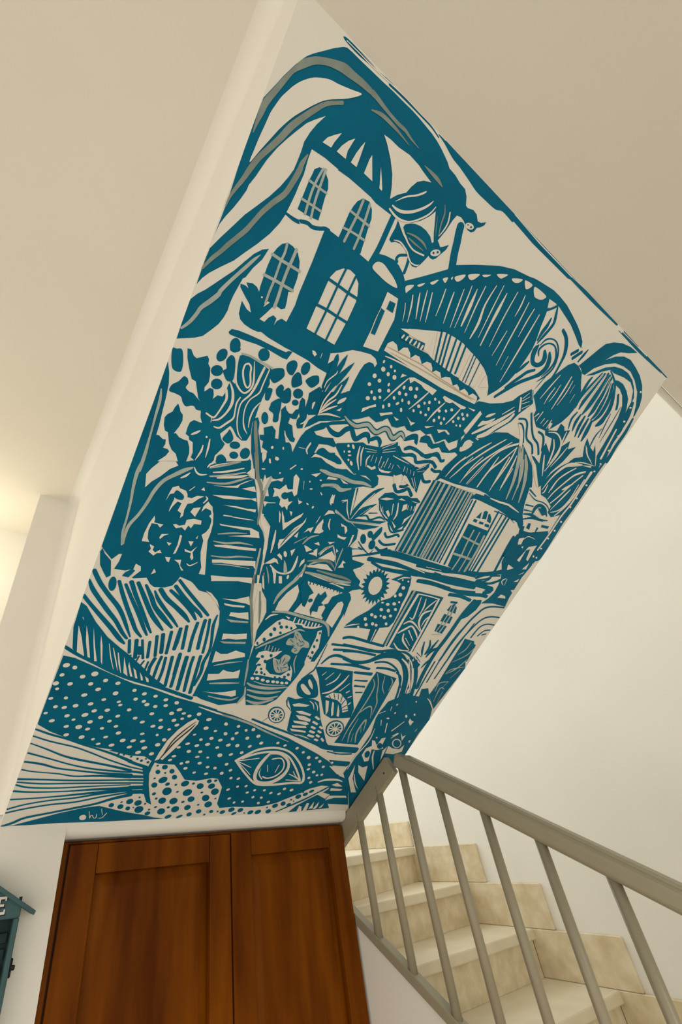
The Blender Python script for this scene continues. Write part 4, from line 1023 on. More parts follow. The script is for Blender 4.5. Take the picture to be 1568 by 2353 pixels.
'painted_agave': '''ST1 1700,2832,6 1654,2788,26 1618,2721,31 1588,2644,28 1582,2592,19
SW2 1657,2784,4 1619,2699,8 1590,2589,3
FT1 1714,2731 1682,2686 1658,2639 1607,2594 1596,2579 1602,2643 1631,2681 1677,2713
SW2 1681,2697,3 1636,2632,2
FT1 1491,2758 1505,2704 1517,2654 1545,2608 1579,2585 1569,2654 1535,2774 1511,2765
SW2 1519,2768,8 1546,2691,14 1573,2611,5
SW2 1503,2687,4 1534,2632,8 1579,2585,3
FT1 1454,2611 1579,2574 1607,2572 1807,2623 1845,2653 1748,2628 1651,2608 1582,2592
SH2 1462,2608,6 1519,2588,11 1588,2571,11 1687,2594,12 1801,2622,4
ST1 1642,2623,7 1684,2642,12 1722,2625,13 1781,2662,13 1829,2654,4
ST1 1691,2661,9 1748,2680,6
FT1 1616,2569 1817,2609 1850,2655 1869,2649 1788,2588 1714,2553 1662,2549
PT1 1824,2599 1838,2610 1852,2578 1840,2533 1826,2510 1801,2527 1808,2559
ET1 1781,2541,20,6,14,-22
ET1 1834,2482,27,0,7,-32
ET1 1749,2499,21,6,19,-30
ST1 1724,2474,6 1788,2439,10 1854,2415,4
ST1 1848,2413,8 1864,2454,5
ST1 1694,2411,10 1749,2433,17 1785,2432,6
ST1 1735,2369,10 1869,2425,19 1978,2481,19 2007,2483,6''',
'painted_spiny_fish': '''FT1 1265,2948 1416,3012 1444,3008 1533,3028 1558,3048 1629,3098 1657,3050 1696,3034 1809,3023 1867,3023 1917,3074 1928,3051 1908,3000 1944,2883 1900,2902 1765,2948 1719,2914 1625,2891 1491,2837 1432,2852 1320,2905
FW2 1513,2903 1513,2913 1547,2910 1562,2926 1576,2915 1555,2897
FW2 1586,2930 1605,2921 1643,2924 1689,2936 1674,2920 1627,2908 1606,2911
FW2 1785,2949 1808,2947 1860,2916 1807,2919 1797,2893
FW2 1712,2923 1732,2925 1755,2873
FW2 1774,2935 1820,2940 1881,2907 1907,2893 1816,2917
SW2 1409,2985,7 1430,2923,12 1475,2868,4
SW2 1432,2988,6 1440,2952,11 1474,2893,4
SW2 1498,2964,6 1491,2936,10 1508,2901,3
SW2 1516,2976,3 1522,2937,2
SW2 1545,2971,4 1554,2939,2
SW2 1573,2987,5 1583,2934,3
SW2 1606,2968,5 1608,2927,3
SW2 1621,2995,5 1626,2939,3
SW2 1655,2976,4 1656,2945,3
SW2 1677,2974,3 1683,2945,2
SW2 1704,2984,3 1732,2973,2
SW2 1759,2994,5 1767,2964,3
SW2 1782,2992,3 1795,2964,2
SW2 1811,2992,3 1821,2968,2
SW2 1840,2991,4 1851,2968,3
SW2 1551,3030,4 1617,3086,3
SW2 1563,3022,3 1633,3064,2
SW2 1565,3010,4 1645,3048,2
SW2 1444,2988,3 1523,3004,2
SW2 1465,2976,3 1529,2996,2
SW2 1851,3006,4 1904,3053,2
SW2 1863,3000,3 1912,3023,2
SW2 1827,3019,4 1905,3070,3
SW2 1849,2951,4 1918,2897,3
SW2 1863,2961,3 1920,2909,2
SW2 1644,3019,4 1708,3017,6 1778,3017,2
EW2 1339,2962,7,3,4,-7
EW2 1361,2936,9,3,3,-6
EW2 1332,2925,4,1,4,-6
EW2 1374,2919,10,4,3,-4
EW2 1381,2894,6,2,4,-6
EW2 1408,2884,6,5,12,-10
EW2 1370,2969,6,4,11,-10''',
'painted_striped_fish': '''FT1 1701,2760 1724,2807 1777,2831 1825,2825 1889,2847 1928,2843 1970,2858 2012,2843 1989,2823 1998,2791 2006,2770 2005,2668 1992,2633 1934,2609 1860,2652 1817,2662 1747,2702 1716,2748
FW2 1712,2764 1751,2788 1809,2797 1762,2772
FW2 1841,2802 1858,2819 1897,2815
FW2 1727,2741 1779,2696 1846,2671 1825,2670 1761,2701
FW2 1799,2708 1810,2723 1842,2699 1840,2681
FW2 1896,2786 1922,2801 1937,2771 1911,2745
FW2 2001,2756 1980,2702 1967,2668 1961,2708
FW2 1877,2669 1931,2645 1926,2631
FW2 1951,2627 1983,2667 1985,2643
FW2 1939,2829 2004,2834 1964,2826
SW2 1822,2767,7 1853,2703,4
SW2 1854,2784,7 1886,2719,13 1885,2678,5
SW2 1935,2794,5 1947,2768,3
SW2 1963,2797,5 1974,2771,3
SW2 1987,2805,5 1993,2777,3
SW2 1757,2728,3 1785,2698,2''',
'painted_ground_lines': '''ST1 1948,2456,46 2050,2473,46 2205,2478,46 2412,2482,48 2629,2491,50 2845,2520,53
SW2 1973,2419,8 2053,2436,15 2199,2430,15 2376,2417,5
SW2 2360,2461,5 2507,2473,3
SW2 2526,2450,11 2687,2478,20 2852,2500,7
ST1 2017,2355,26 2127,2365,27 2310,2393,27 2480,2396,27 2742,2413,29 2924,2430,30
ST1 2363,2345,21 2507,2361,22 2683,2371,22
ST1 2877,2506,25 2962,2558,24 3088,2613,24
ST1 2901,2490,15 2998,2530,17 3028,2575,17 3099,2601,15
ST1 2928,2482,16 3065,2502,18 3128,2548,22
ST1 2467,2435,24 2629,2435,25 2806,2451,27 2939,2470,27
ST1 1906,2374,19 2024,2355,20 2189,2367,22 2340,2386,22 2587,2408,23 2908,2446,24
ST1 1868,2389,32 2079,2409,33 2237,2413,33 2407,2410,34 2577,2420,35
ST1 2361,2347,28 2526,2371,27 2723,2356,29 2957,2390,31
ST1 2725,2319,30 2840,2332,29 2967,2324,29
ST1 2279,2453,30 2520,2477,32 2763,2521,33 2902,2543,35 3012,2579,38 3094,2616,39
ST1 2361,2346,27 2525,2359,28 2712,2356,28 2900,2364,30 3040,2390,31 3113,2392,30
ST1 2397,2410,35 2643,2439,36 3018,2461,37 3118,2455,44 3058,2417,49
ST1 2899,2491,13 2967,2493,15 3018,2529,19 3029,2561,17 3105,2581,15
ST1 2896,2483,15 3001,2479,18 3132,2543,20
SW2 2536,2447,9 2710,2471,17 2839,2490,6
SW2 2339,2375,6 2506,2383,11 2781,2387,12 3046,2430,4
ST1 2026,1789,25 2092,1806,23 2258,1796,23 2414,1787,23
ST1 2057,1737,20 2216,1736,21 2382,1735,22 2532,1769,23 2667,1768,20 2771,1729,20
ST1 2090,1684,19 2223,1700,18 2390,1697,18
ST1 2157,1575,22 2272,1585,21 2414,1571,21
ST1 2430,1637,19 2522,1656,17 2628,1632,16 2726,1573,16 2836,1444,18
ST1 2743,1716,44 2872,1594,47 2980,1463,50
ST1 2477,1593,21 2578,1600,21 2676,1590,20
ST1 2295,1522,20 2464,1535,20
ST1 2347,1453,15 2461,1461,16
ST1 2372,1400,16 2469,1408,16
ST1 2128,1623,20 2258,1606,29 2362,1638,35 2448,1699,53 2540,1731,69 2636,1723,64 2739,1658,61 2839,1546,69 2898,1452,74
SW2 2663,1711,10 2789,1641,20 2934,1457,8
SW2 2683,1747,6 2807,1668,12 2952,1459,5''',
'painted_border_stem': '''ST1 3387,3870,26 3386,3716,26 3376,3581,27 3378,3434,27 3383,3291,28 3376,3133,28 3372,2979,28 3384,2828,28
ST1 3299,3853,78 3295,3764,79 3295,3662,80 3317,3579,79
SW2 3272,3836,17 3293,3738,20 3315,3637,24
EW2 3342,3707,11,4,6,-5
EW2 3351,3605,11,4,6,-5
ST1 3318,3573,84 3346,3450,86 3335,3330,87 3338,3227,88 3347,3116,89 3356,3004,90 3366,2888,91 3366,2823,92
SW2 3316,3522,30 3322,3401,21 3331,3273,19 3316,3164,19 3320,3015,19 3312,2873,17
EW2 3340,3542,11,4,6,-5
EW2 3356,3437,11,4,6,-5
EW2 3349,3327,11,4,7,-5
EW2 3345,3252,11,4,7,-6
EW2 3355,3130,11,4,7,-6
EW2 3351,3053,11,4,7,-6
EW2 3340,2981,11,3,7,-6
EW2 3338,2892,12,3,7,-6
FT1 3402,978 3418,1149 3377,1281 3389,1320 3418,727''',
'painted_cascade': '''ST1 2844,3220,12 2938,3201,8
ST1 2856,3199,4 2951,3179,8 3038,3188,8 3113,3180,8 3188,3143,3
ST1 3011,3092,21 3006,3138,37 3043,3163,23 3111,3152,24 3172,3117,9
ST1 2896,3121,13 2977,3135,8
ST1 2911,3086,12 2992,3099,7
ST1 2929,3059,11 3006,3077,20 3120,3072,20 3209,3094,8
ST1 2960,3028,11 3051,3064,19 3164,3073,6
ST1 3233,2850,17 3242,2788,11
FW2 3019,3095 3032,3113 3095,3106 3103,3088
FT3 3027,3138 3075,3154 3144,3122 3117,3106
FT1 3035,3018 3062,3023 3087,2979 3043,2979
FT1 2987,2982 3020,2986 3035,2955 3087,2958 3160,2973 3145,3018 3168,3018 3174,2949 3115,2931 3013,2914 2989,2948
FT1 3179,3049 3267,3063 3267,3041 3187,3031
FT1 3211,2988 3259,2996 3293,2934 3229,2929
FT1 2992,2893 3027,2911 3071,2846 3110,2872 3101,2912 3140,2938 3229,2929 3212,2902 3161,2866 3176,2819 3155,2763 2987,2716 2992,2809
FT1 2994,2912 3029,2930 3288,3030 3398,2932 3371,2774 3348,2629 3362,2443 3386,2360 3223,2355 3098,2326 3142,2383 3162,2443 3152,2510 3126,2572 3088,2622 3026,2686 3012,2754 3004,2859
FW2 3041,2891 3089,2913 3101,2859 3067,2849
FW2 3272,2899 3273,2866 3287,2765 3257,2772 3229,2853 3192,2835 3205,2735 3167,2740 3186,2819 3194,2865
FW2 3118,2843 3137,2855 3146,2836
FW2 3110,2687 3188,2675 3134,2641 3113,2673
FW2 3317,2759 3330,2702 3286,2690
FW2 3284,2636 3331,2679 3325,2662
FW2 3325,2612 3333,2587 3288,2575
FW2 3319,2504 3357,2518 3367,2484
FW2 3229,2412 3245,2447 3303,2445 3322,2426
SW2 3092,2899,5 3123,2933,7 3210,2935,2
SW2 3184,2579,7 3158,2549,12 3196,2521,3
SW2 3199,2575,7 3214,2525,4
EW2 3315,2815,9,3,9,-8
EW2 3356,2815,9,3,7,-7
EW2 3337,2892,9,3,6,-6
EW2 3365,2757,7,2,6,-6''',
'painted_lighthouse': '''FW2 1578,2364 1621,2334 1633,2314 1580,2305 1516,2293 1548,2326
SG2 1453,2258,9 1538,2287,17 1600,2293,16 1660,2260,5
PW2 1459,2224 1527,2251 1587,2259 1658,2241 1594,2236
SH2 1477,2181,9 1595,2188,17 1709,2186,6
FT1 1385,1609 1350,1733 1358,1792 1355,1861 1313,1944 1260,1992 1199,2094 1368,2370 1538,2060 1463,1879 1393,1644
FT1 1371,1922 1399,2046 1442,2129 1495,2149 1594,2156 1731,2153 1809,2141 1876,2124 1908,2086 1916,1966 1917,1842 1915,1721 1906,1611 1898,1560 1429,1485 1397,1539 1385,1617 1372,1797 1393,1865
FT1 1397,1531 1394,1591 1665,1830 1840,1511 1826,1420 1804,1327 1764,1200 1703,1142 1549,1126 1456,1311 1413,1445
FT1 1449,2233 1431,2286 1479,2358 1559,2440 1703,2423 1834,2237 1857,2166 1830,2152 1655,2166 1486,2165
FW2 1404,1886 1401,1948 1424,2021 1468,2093 1500,2052 1510,1992 1496,1897
FW2 1809,1885 1806,1969 1821,2039 1847,2055 1872,2037 1890,1960 1884,1849
FW2 1523,2132 1816,2116 1753,2069 1772,1894 1538,1903 1556,1965 1577,2046
FW2 1468,2220 1534,2262 1593,2272 1649,2245 1580,2238 1521,2228
FW2 1511,2291 1579,2364 1635,2302 1572,2308
FW2 1598,2387 1621,2376 1613,2361
FW2 1680,2271 1688,2304 1687,2328 1717,2318 1700,2307 1722,2283
FW2 1439,2135 1452,2180 1460,2188 1469,2149
FW2 1494,1864 1536,1857 1531,1843
FW2 1382,1650 1406,1727 1456,1815 1487,1840 1575,1833 1621,1796 1586,1762 1525,1717 1464,1672 1402,1607 1382,1610
FW2 1789,1802 1817,1815 1841,1750 1868,1677 1859,1603 1865,1555 1819,1547 1808,1631 1804,1701 1801,1756
FT3 1495,2137 1552,2102 1606,2065 1586,2042 1594,1993 1595,1954 1571,1962 1538,2011 1487,2092
FT3 1641,2074 1663,2060 1682,2097 1714,2066 1698,2010 1726,1997 1693,1983 1704,1940 1665,1938 1672,1900 1640,1945 1641,1991 1637,2035
FT3 1753,2069 1750,2016 1723,2003 1748,1983 1748,1923 1784,1897 1791,2005
ET3 1611,2009,13,10,11,-11
ET3 1481,1803,8,2,6,-12
ET3 1506,1779,12,2,6,-12
ET3 1544,1787,11,2,6,-11
ET3 1581,1785,8,2,6,-11
ET3 1467,1755,12,2,7,-14
ET3 1522,1736,9,2,5,-10
ET3 1461,1711,12,2,7,-14
ET3 1433,1666,11,2,7,-15
ET3 1400,1630,8,1,6,-12
ET3 1814,1790,8,2,5,-9
ET3 1822,1732,10,2,6,-11
ET3 1827,1680,9,2,7,-12
ET3 1839,1632,10,2,7,-12
ET3 1847,1587,11,2,6,-11
ET3 1823,1597,7,1,4,-8
ST3 1544,2140,8 1549,2114,8
ST3 1568,2144,8 1572,2120,8
ST3 1596,2141,8 1601,2121,8
ST3 1622,2142,8 1627,2121,8
ST3 1652,2137,8 1657,2116,8
ST3 1680,2134,8 1684,2116,8
ST3 1707,2135,8 1711,2117,8
ST3 1736,2132,8 1742,2111,8
ST3 1766,2130,9 1770,2112,9
ST3 1789,2126,9 1793,2108,9
SH2 1474,2186,8 1576,2188,22 1714,2181,29 1830,2198,12
SH2 1499,2323,6 1525,2366,10 1570,2399,3
SH2 1566,2395,4 1619,2339,8 1650,2288,3
SH2 1643,2400,6 1652,2330,10 1667,2249,4
SH2 1476,2240,10 1525,2277,18 1581,2293,16 1645,2274,5
SH2 1373,1929,9 1378,1992,23 1405,2059,23 1442,2129,23 1457,2193,15 1451,2233,8
SH2 1393,1871,10 1480,1890,18 1579,1886,20 1684,1879,20 1788,1878,21 1848,1849,19 1895,1781,10
SG2 1546,2217,9 1659,2216,17 1761,2218,17 1830,2210,6
SW2 1516,2179,5 1652,2171,10 1788,2174,11 1841,2181,4
SW2 1374,1810,7 1396,1847,14 1438,1862,5
SW2 1571,1865,10 1575,1833,10
SW2 1607,1859,10 1611,1827,10
SW2 1634,1859,10 1638,1826,10
SW2 1662,1858,10 1666,1825,10
SW2 1689,1857,10 1694,1824,10
SW2 1717,1856,10 1722,1823,10
SW2 1745,1855,11 1747,1828,11
SW2 1771,1853,11 1772,1833,11
SW2 1581,1821,8 1645,1827,13 1673,1813,13 1750,1822,15 1800,1846,6
PH2 1622,1769 1669,1758 1717,1720 1769,1701 1790,1663 1739,1654 1726,1602 1671,1614 1670,1655 1608,1658 1603,1705 1636,1718
ST3 1619,1701,5 1656,1681,3
ST3 1642,1733,5 1668,1710,3
ST3 1680,1713,5 1712,1691,3
ST3 1676,1643,5 1708,1634,3
ST3 1720,1664,7 1738,1682,4
ST3 1681,1685,5 1707,1662,3
ST3 1651,1666,5 1676,1657,3
ST3 1711,1705,5 1741,1689,3
ST3 1644,1753,5 1663,1737,3
ST3 1696,1618,7 1712,1628,4
FW2 1443,1566 1484,1586 1537,1582 1605,1604 1578,1554 1527,1511 1553,1445 1604,1410 1692,1408 1738,1466 1724,1507 1765,1455 1795,1371 1735,1392 1652,1381 1549,1388 1485,1386 1483,1469 1465,1467 1476,1524 1438,1524
ET3 1482,1538,12,2,6,-11
ET3 1541,1555,11,2,6,-13
ET3 1521,1503,11,2,7,-14
ET3 1489,1470,14,2,4,-9
ET3 1520,1440,8,1,5,-10
ET3 1499,1409,11,2,6,-12
ET3 1537,1411,10,1,6,-12
ET3 1565,1401,9,1,5,-9
ET3 1747,1424,12,2,6,-12
ET3 1727,1402,12,2,5,-10
ET3 1693,1387,9,1,5,-10
ET3 1655,1388,9,1,5,-10
ET3 1733,1469,9,1,6,-11
PH2 1566,1538 1615,1533 1638,1579 1692,1566 1695,1510 1732,1465 1663,1426 1615,1455
ST3 1600,1523,5 1629,1492,3
ST3 1624,1541,6 1638,1501,4
ST3 1652,1553,6 1653,1510,4
ST3 1688,1523,7 1670,1492,4
ST3 1702,1482,7 1674,1471,4
ST3 1633,1472,5 1659,1447,3
ST3 1658,1476,5 1681,1443,3
SH2 1471,1625,7 1475,1592,7
SH2 1495,1629,7 1501,1589,7
SH2 1521,1627,7 1528,1587,7
SH2 1546,1618,7 1552,1591,7
SH2 1573,1616,8 1570,1595,8
SH2 1407,1590,9 1459,1636,16 1529,1689,16 1596,1749,16 1643,1785,15 1691,1781,5
EW2 1493,1355,14,2,6,-12
EW2 1529,1360,15,2,6,-12
EW2 1576,1352,15,2,6,-12
EW2 1618,1347,15,2,6,-12
EW2 1661,1349,15,2,6,-12
EW2 1695,1350,14,2,6,-11
EW2 1734,1348,14,2,6,-11
EW2 1770,1353,14,2,6,-11
SH2 1474,1313,11 1536,1292,22 1663,1290,25 1795,1318,9
SH2 1516,1333,5 1616,1317,10 1768,1330,4
SH2 1500,1259,12 1584,1247,22 1683,1252,24 1760,1276,9
SH2 1519,1217,11 1607,1198,22 1688,1200,25 1756,1230,9
SH2 1536,1168,12 1630,1152,26 1737,1198,10
SH2 1730,1587,7 1742,1525,11 1792,1445,4
SW2 1836,1518,6 1830,1413,11 1810,1343,4''',
'painted_striped_hill': '''ST1 317,1888,24 365,1826,25 424,1768,25 490,1710,26 533,1659,24 578,1591,19 617,1530,9
ST1 310,1831,12 340,1784,24 383,1738,25 449,1673,26 511,1616,24 563,1554,22 603,1515,16
ST1 310,1735,21 354,1694,21 422,1635,24 499,1569,27 564,1508,27 601,1480,14
ST1 452,1858,18 491,1790,23 545,1706,24 598,1629,24 633,1579,22 675,1541,14
ST1 490,1847,17 546,1771,21 611,1687,24 666,1608,22 703,1558,13
ST1 513,1869,25 560,1796,24 629,1702,22 684,1624,20 719,1579,13
ST1 548,1872,21 606,1796,26 674,1707,28 726,1655,27 778,1608,14
ST1 592,1868,15 646,1800,26 683,1748,27 746,1694,32 823,1634,17
ST1 649,1844,11 684,1798,22 742,1744,23 807,1690,20 854,1647,11
ST1 675,1861,27 726,1813,29 795,1773,28 862,1730,29 907,1693,14
ST1 755,1940,18 813,1894,21 883,1843,22 956,1791,22 1001,1759,18
ST1 747,1900,23 804,1853,26 874,1801,29 934,1768,24 967,1740,16
ST1 730,1868,19 818,1817,26 887,1769,28 939,1716,16
ST1 877,1638,22 890,1550,23 890,1495,23
ST1 906,1662,20 939,1504,21
ST1 960,1697,21 969,1589,21 986,1493,21
ST1 998,1723,23 1010,1634,23 1032,1520,23
ST1 1023,1734,17 1050,1630,18 1075,1496,18
ST1 1056,1771,11 1062,1693,21 1095,1588,18 1112,1509,20 1108,1424,23 1122,1347,23 1118,1245,18
ST1 940,1466,21 946,1404,21 960,1310,21
ST1 990,1449,24 1007,1330,24 1024,1199,24
ST1 1030,1456,20 1043,1335,20 1071,1192,20
ST1 1072,1470,22 1088,1361,22 1114,1183,23
ST1 622,1507,18 647,1424,18
ST1 660,1515,23 691,1395,23
ST1 691,1520,15 736,1397,16
ST1 690,1467,27 708,1428,27
ST1 736,1517,18 760,1407,18
ST1 762,1563,19 799,1425,19
ST1 792,1581,24 826,1454,24
ST1 833,1607,20 857,1454,20
ST1 877,1639,22 883,1568,23 892,1491,23
ST1 908,1658,18 939,1505,18
ST1 805,1408,22 797,1344,21 804,1295,20
ST1 839,1426,19 838,1357,19 844,1269,19
ST1 865,1424,18 879,1332,19 883,1248,19
ST1 902,1436,21 918,1337,21 937,1216,21
ST1 943,1462,21 959,1344,21 975,1215,22
ST1 987,1450,21 999,1350,22 1024,1201,22
ST1 1031,1419,19 1055,1292,20 1071,1193,20
ST1 662,1408,11 657,1395,11
ST1 710,1410,10 705,1367,10
ST1 749,1380,11 738,1341,11
ST1 775,1378,12 775,1322,12
FT1 310,1694 343,1676 414,1590 501,1507 581,1453 670,1398 768,1327 837,1274 937,1216 914,1207 803,1225 696,1248 587,1288 484,1326 379,1372 349,1401 316,1537 314,1601
FW2 338,1553 373,1483 420,1362 376,1383 353,1479
FW2 376,1560 402,1500 453,1356 439,1359 401,1460
FW2 415,1552 454,1442 494,1339 481,1337 438,1467
FW2 466,1512 492,1449 529,1321 517,1337 478,1458
FW2 630,1391 674,1301 692,1260 661,1280
FW2 668,1361 722,1258 706,1262 673,1331
FW2 705,1324 725,1308 754,1250 738,1254
FW2 752,1300 779,1266 790,1242 778,1241
FW2 791,1274 817,1259 828,1235 816,1233
SW2 523,1466,3 561,1373,6 599,1296,2
SW2 553,1442,4 592,1361,7 623,1293,2
SW2 589,1414,5 618,1341,9 647,1278,3
SW2 344,1607,3 350,1593,2
ST1 310,1405,21 384,1367,22 484,1326,22 589,1282,23 696,1248,25 803,1225,26 916,1200,26 1036,1168,26 1142,1140,27''',
'painted_sun': '''FT1 1701,2318 1751,2350 1858,2349 1841,2319 1796,2288 1848,2251 1901,2226 1906,2195 1952,2180 1877,2149 1856,2124 1899,2101 1918,2012 1930,1946
FT1 2134,2216 2172,2194 2137,2187 2170,2156 2132,2160 2158,2122 2119,2139 2136,2097 2099,2124 2106,2083 2075,2118 2070,2080 2048,2119 2032,2089 2020,2130 1995,2108 1994,2147 1963,2136 1972,2170 1937,2171 1955,2198 1919,2209 1945,2227 1911,2248 1943,2255 1913,2284 1948,2280 1925,2315 1960,2301 1945,2339 1979,2316 1974,2354 2002,2322 2007,2358 2028,2321 2044,2352 2056,2312 2080,2335 2082,2296 2114,2308 2105,2273 2142,2273 2123,2246 2162,2235
EW2 2035,2225,59,-5,12,-68
FW2 1800,2283 1804,2299 1858,2292 1921,2273 1873,2258 1841,2262
FW2 1841,2319 1883,2343 1940,2346 1970,2335 1936,2319 1921,2296''',
'painted_spotted_bird': '''FT1 2133,2299 2169,2328 2211,2359 2264,2376 2293,2353 2317,2305 2340,2227 2345,2150 2361,2082 2371,1997 2353,1949 2277,1926 2278,1889 2282,1808 2270,1802 2234,1807 2205,1900 2115,1893 1979,1866 1983,1895 2029,1967 2098,2038 2143,2125 2216,2169 2237,2209 2235,2291 2189,2300
EW2 2273,2268,15,4,9,-13
EW2 2283,2213,16,4,10,-14
EW2 2245,2194,11,3,8,-12
EW2 2225,2119,15,4,8,-11
EW2 2277,2135,16,4,9,-12
EW2 2311,2157,9,2,6,-8
EW2 2173,2121,12,3,4,-6
EW2 2197,2068,15,3,8,-12
EW2 2262,2074,14,3,9,-14
EW2 2317,2096,13,3,8,-11
EW2 2143,2013,14,3,8,-12
EW2 2183,2004,14,3,8,-12
EW2 2224,2020,8,2,6,-9
EW2 2263,2016,16,3,9,-14
EW2 2308,2038,13,3,8,-11
EW2 2110,1970,14,3,9,-14
EW2 2195,1946,13,3,8,-13
EW2 2232,1942,13,3,8,-11
EW2 2145,1928,14,3,8,-13
EW2 2091,1897,10,2,6,-10
EW2 2312,1970,12,2,8,-12
EW2 2229,2320,7,2,4,-6
EW2 2283,2322,8,2,5,-7
SW2 1984,1881,7 2030,1904,12 2087,1923,4
SW2 2187,2313,7 2225,2339,12 2283,2351,4
SW2 2254,1907,10 2268,1806,6''',
'painted_doorway': '''FT1 2361,2267 2424,2275 2687,2285 2728,1787 2665,1784 2522,1783 2445,1792 2397,1799
SH2 2387,2266,19 2403,1951,19 2420,1803,19
SW2 2435,2250,22 2441,2019,23 2455,1790,23
SW2 2653,2258,20 2684,1993,20 2706,1791,21
SW2 2430,2256,9 2548,2263,9 2658,2263,9
SW2 2478,2239,7 2506,2143,13 2525,2059,15 2485,2065,3
SW2 2532,2237,7 2557,2170,14 2565,2090,5
SW2 2634,2246,8 2599,2186,15 2582,2138,5
SW2 2647,2160,11 2589,2117,21 2604,2038,17 2678,1976,5
SW2 2680,2130,7 2647,2077,14 2648,2016,5
SW2 2470,2002,11 2509,2033,16 2570,2023,13 2676,1968,5
SW2 2469,1919,11 2514,1966,20 2561,1998,14 2646,1946,14 2679,1914,5
SW2 2554,1959,10 2654,1885,6
SW2 2527,1923,11 2559,1867,17 2671,1801,6
SW2 2568,1892,6 2653,1838,4
SW2 2488,1831,7 2574,1784,14 2676,1794,6
FT1 3186,2001 3306,1998 3332,1969 3401,1516 3223,1494 3210,1643
FT1 3182,2004 3356,1968 3382,1799 3209,1771 3199,1897
SH2 3276,1984,8 3269,1906,14 3222,1846,5
SH2 3359,1939,7 3324,1855,12 3214,1767,4
SH2 3367,1818,8 3314,1712,15 3238,1647,5
SH2 3370,1711,7 3320,1614,4
SH2 3324,1569,7 3301,1504,4
FT1 2799,2194 2808,2242 2839,2264 2882,2235 2904,2186
FT1 2796,2163 2901,2154 2912,2094 2803,2095
FT1 2794,2069 2903,2068 2902,1996 2810,2002
SH2 2849,2251,13 2870,2132,14 2863,1996,14
SH2 2817,2243,11 2834,2140,12 2826,2005,12
ST1 2787,2267,18 2850,2274,18
SH1 2806,1970,6 2911,1986,4
ST1 2780,1893,12 2813,1818,22 2848,1766,7
ST1 2828,1918,11 2864,1859,22 2863,1785,9
ST1 2909,1933,14 2895,1857,26 2871,1787,9
ST1 2965,1869,19 2909,1826,37 2897,1766,13
ST1 2775,1787,7 2845,1758,5
ST1 2961,1760,12 2937,1714,22 2919,1660,8
ST1 2788,1756,7 2870,1712,5
ST1 2901,1899,12 2884,1871,8
FT1 2758,1759 2816,1720 2887,1689 2884,1655 2821,1687
ST1 3013,2327,42 2986,2196,42 2980,1987,42 2964,1819,42 2981,1618,41 3016,1467,40
ST1 3125,2202,13 3059,1953,13 3085,1537,13
ST1 3173,2148,13 3153,1903,13 3144,1580,14
FT1 3019,2321 3077,2256 3021,2180 3000,2144 2992,2237
FT1 3084,2354 3023,2340 3006,2266 3009,2156 3052,2190 3093,2262 3098,2326
ST1 3383,2351,15 3248,2329,16 3170,2295,20 3129,2222,22 3100,2135,22 3074,1958,22 3065,1755,22
ST1 3405,2257,12 3305,2244,14 3231,2204,17 3184,2112,18 3143,1938,18 3148,1768,18
ST1 3408,2182,11 3316,2172,12 3258,2127,16 3241,2023,16
ST1 3400,2130,11 3340,2110,13 3303,2052,14
ST1 3382,2088,12 3344,2068,12''',
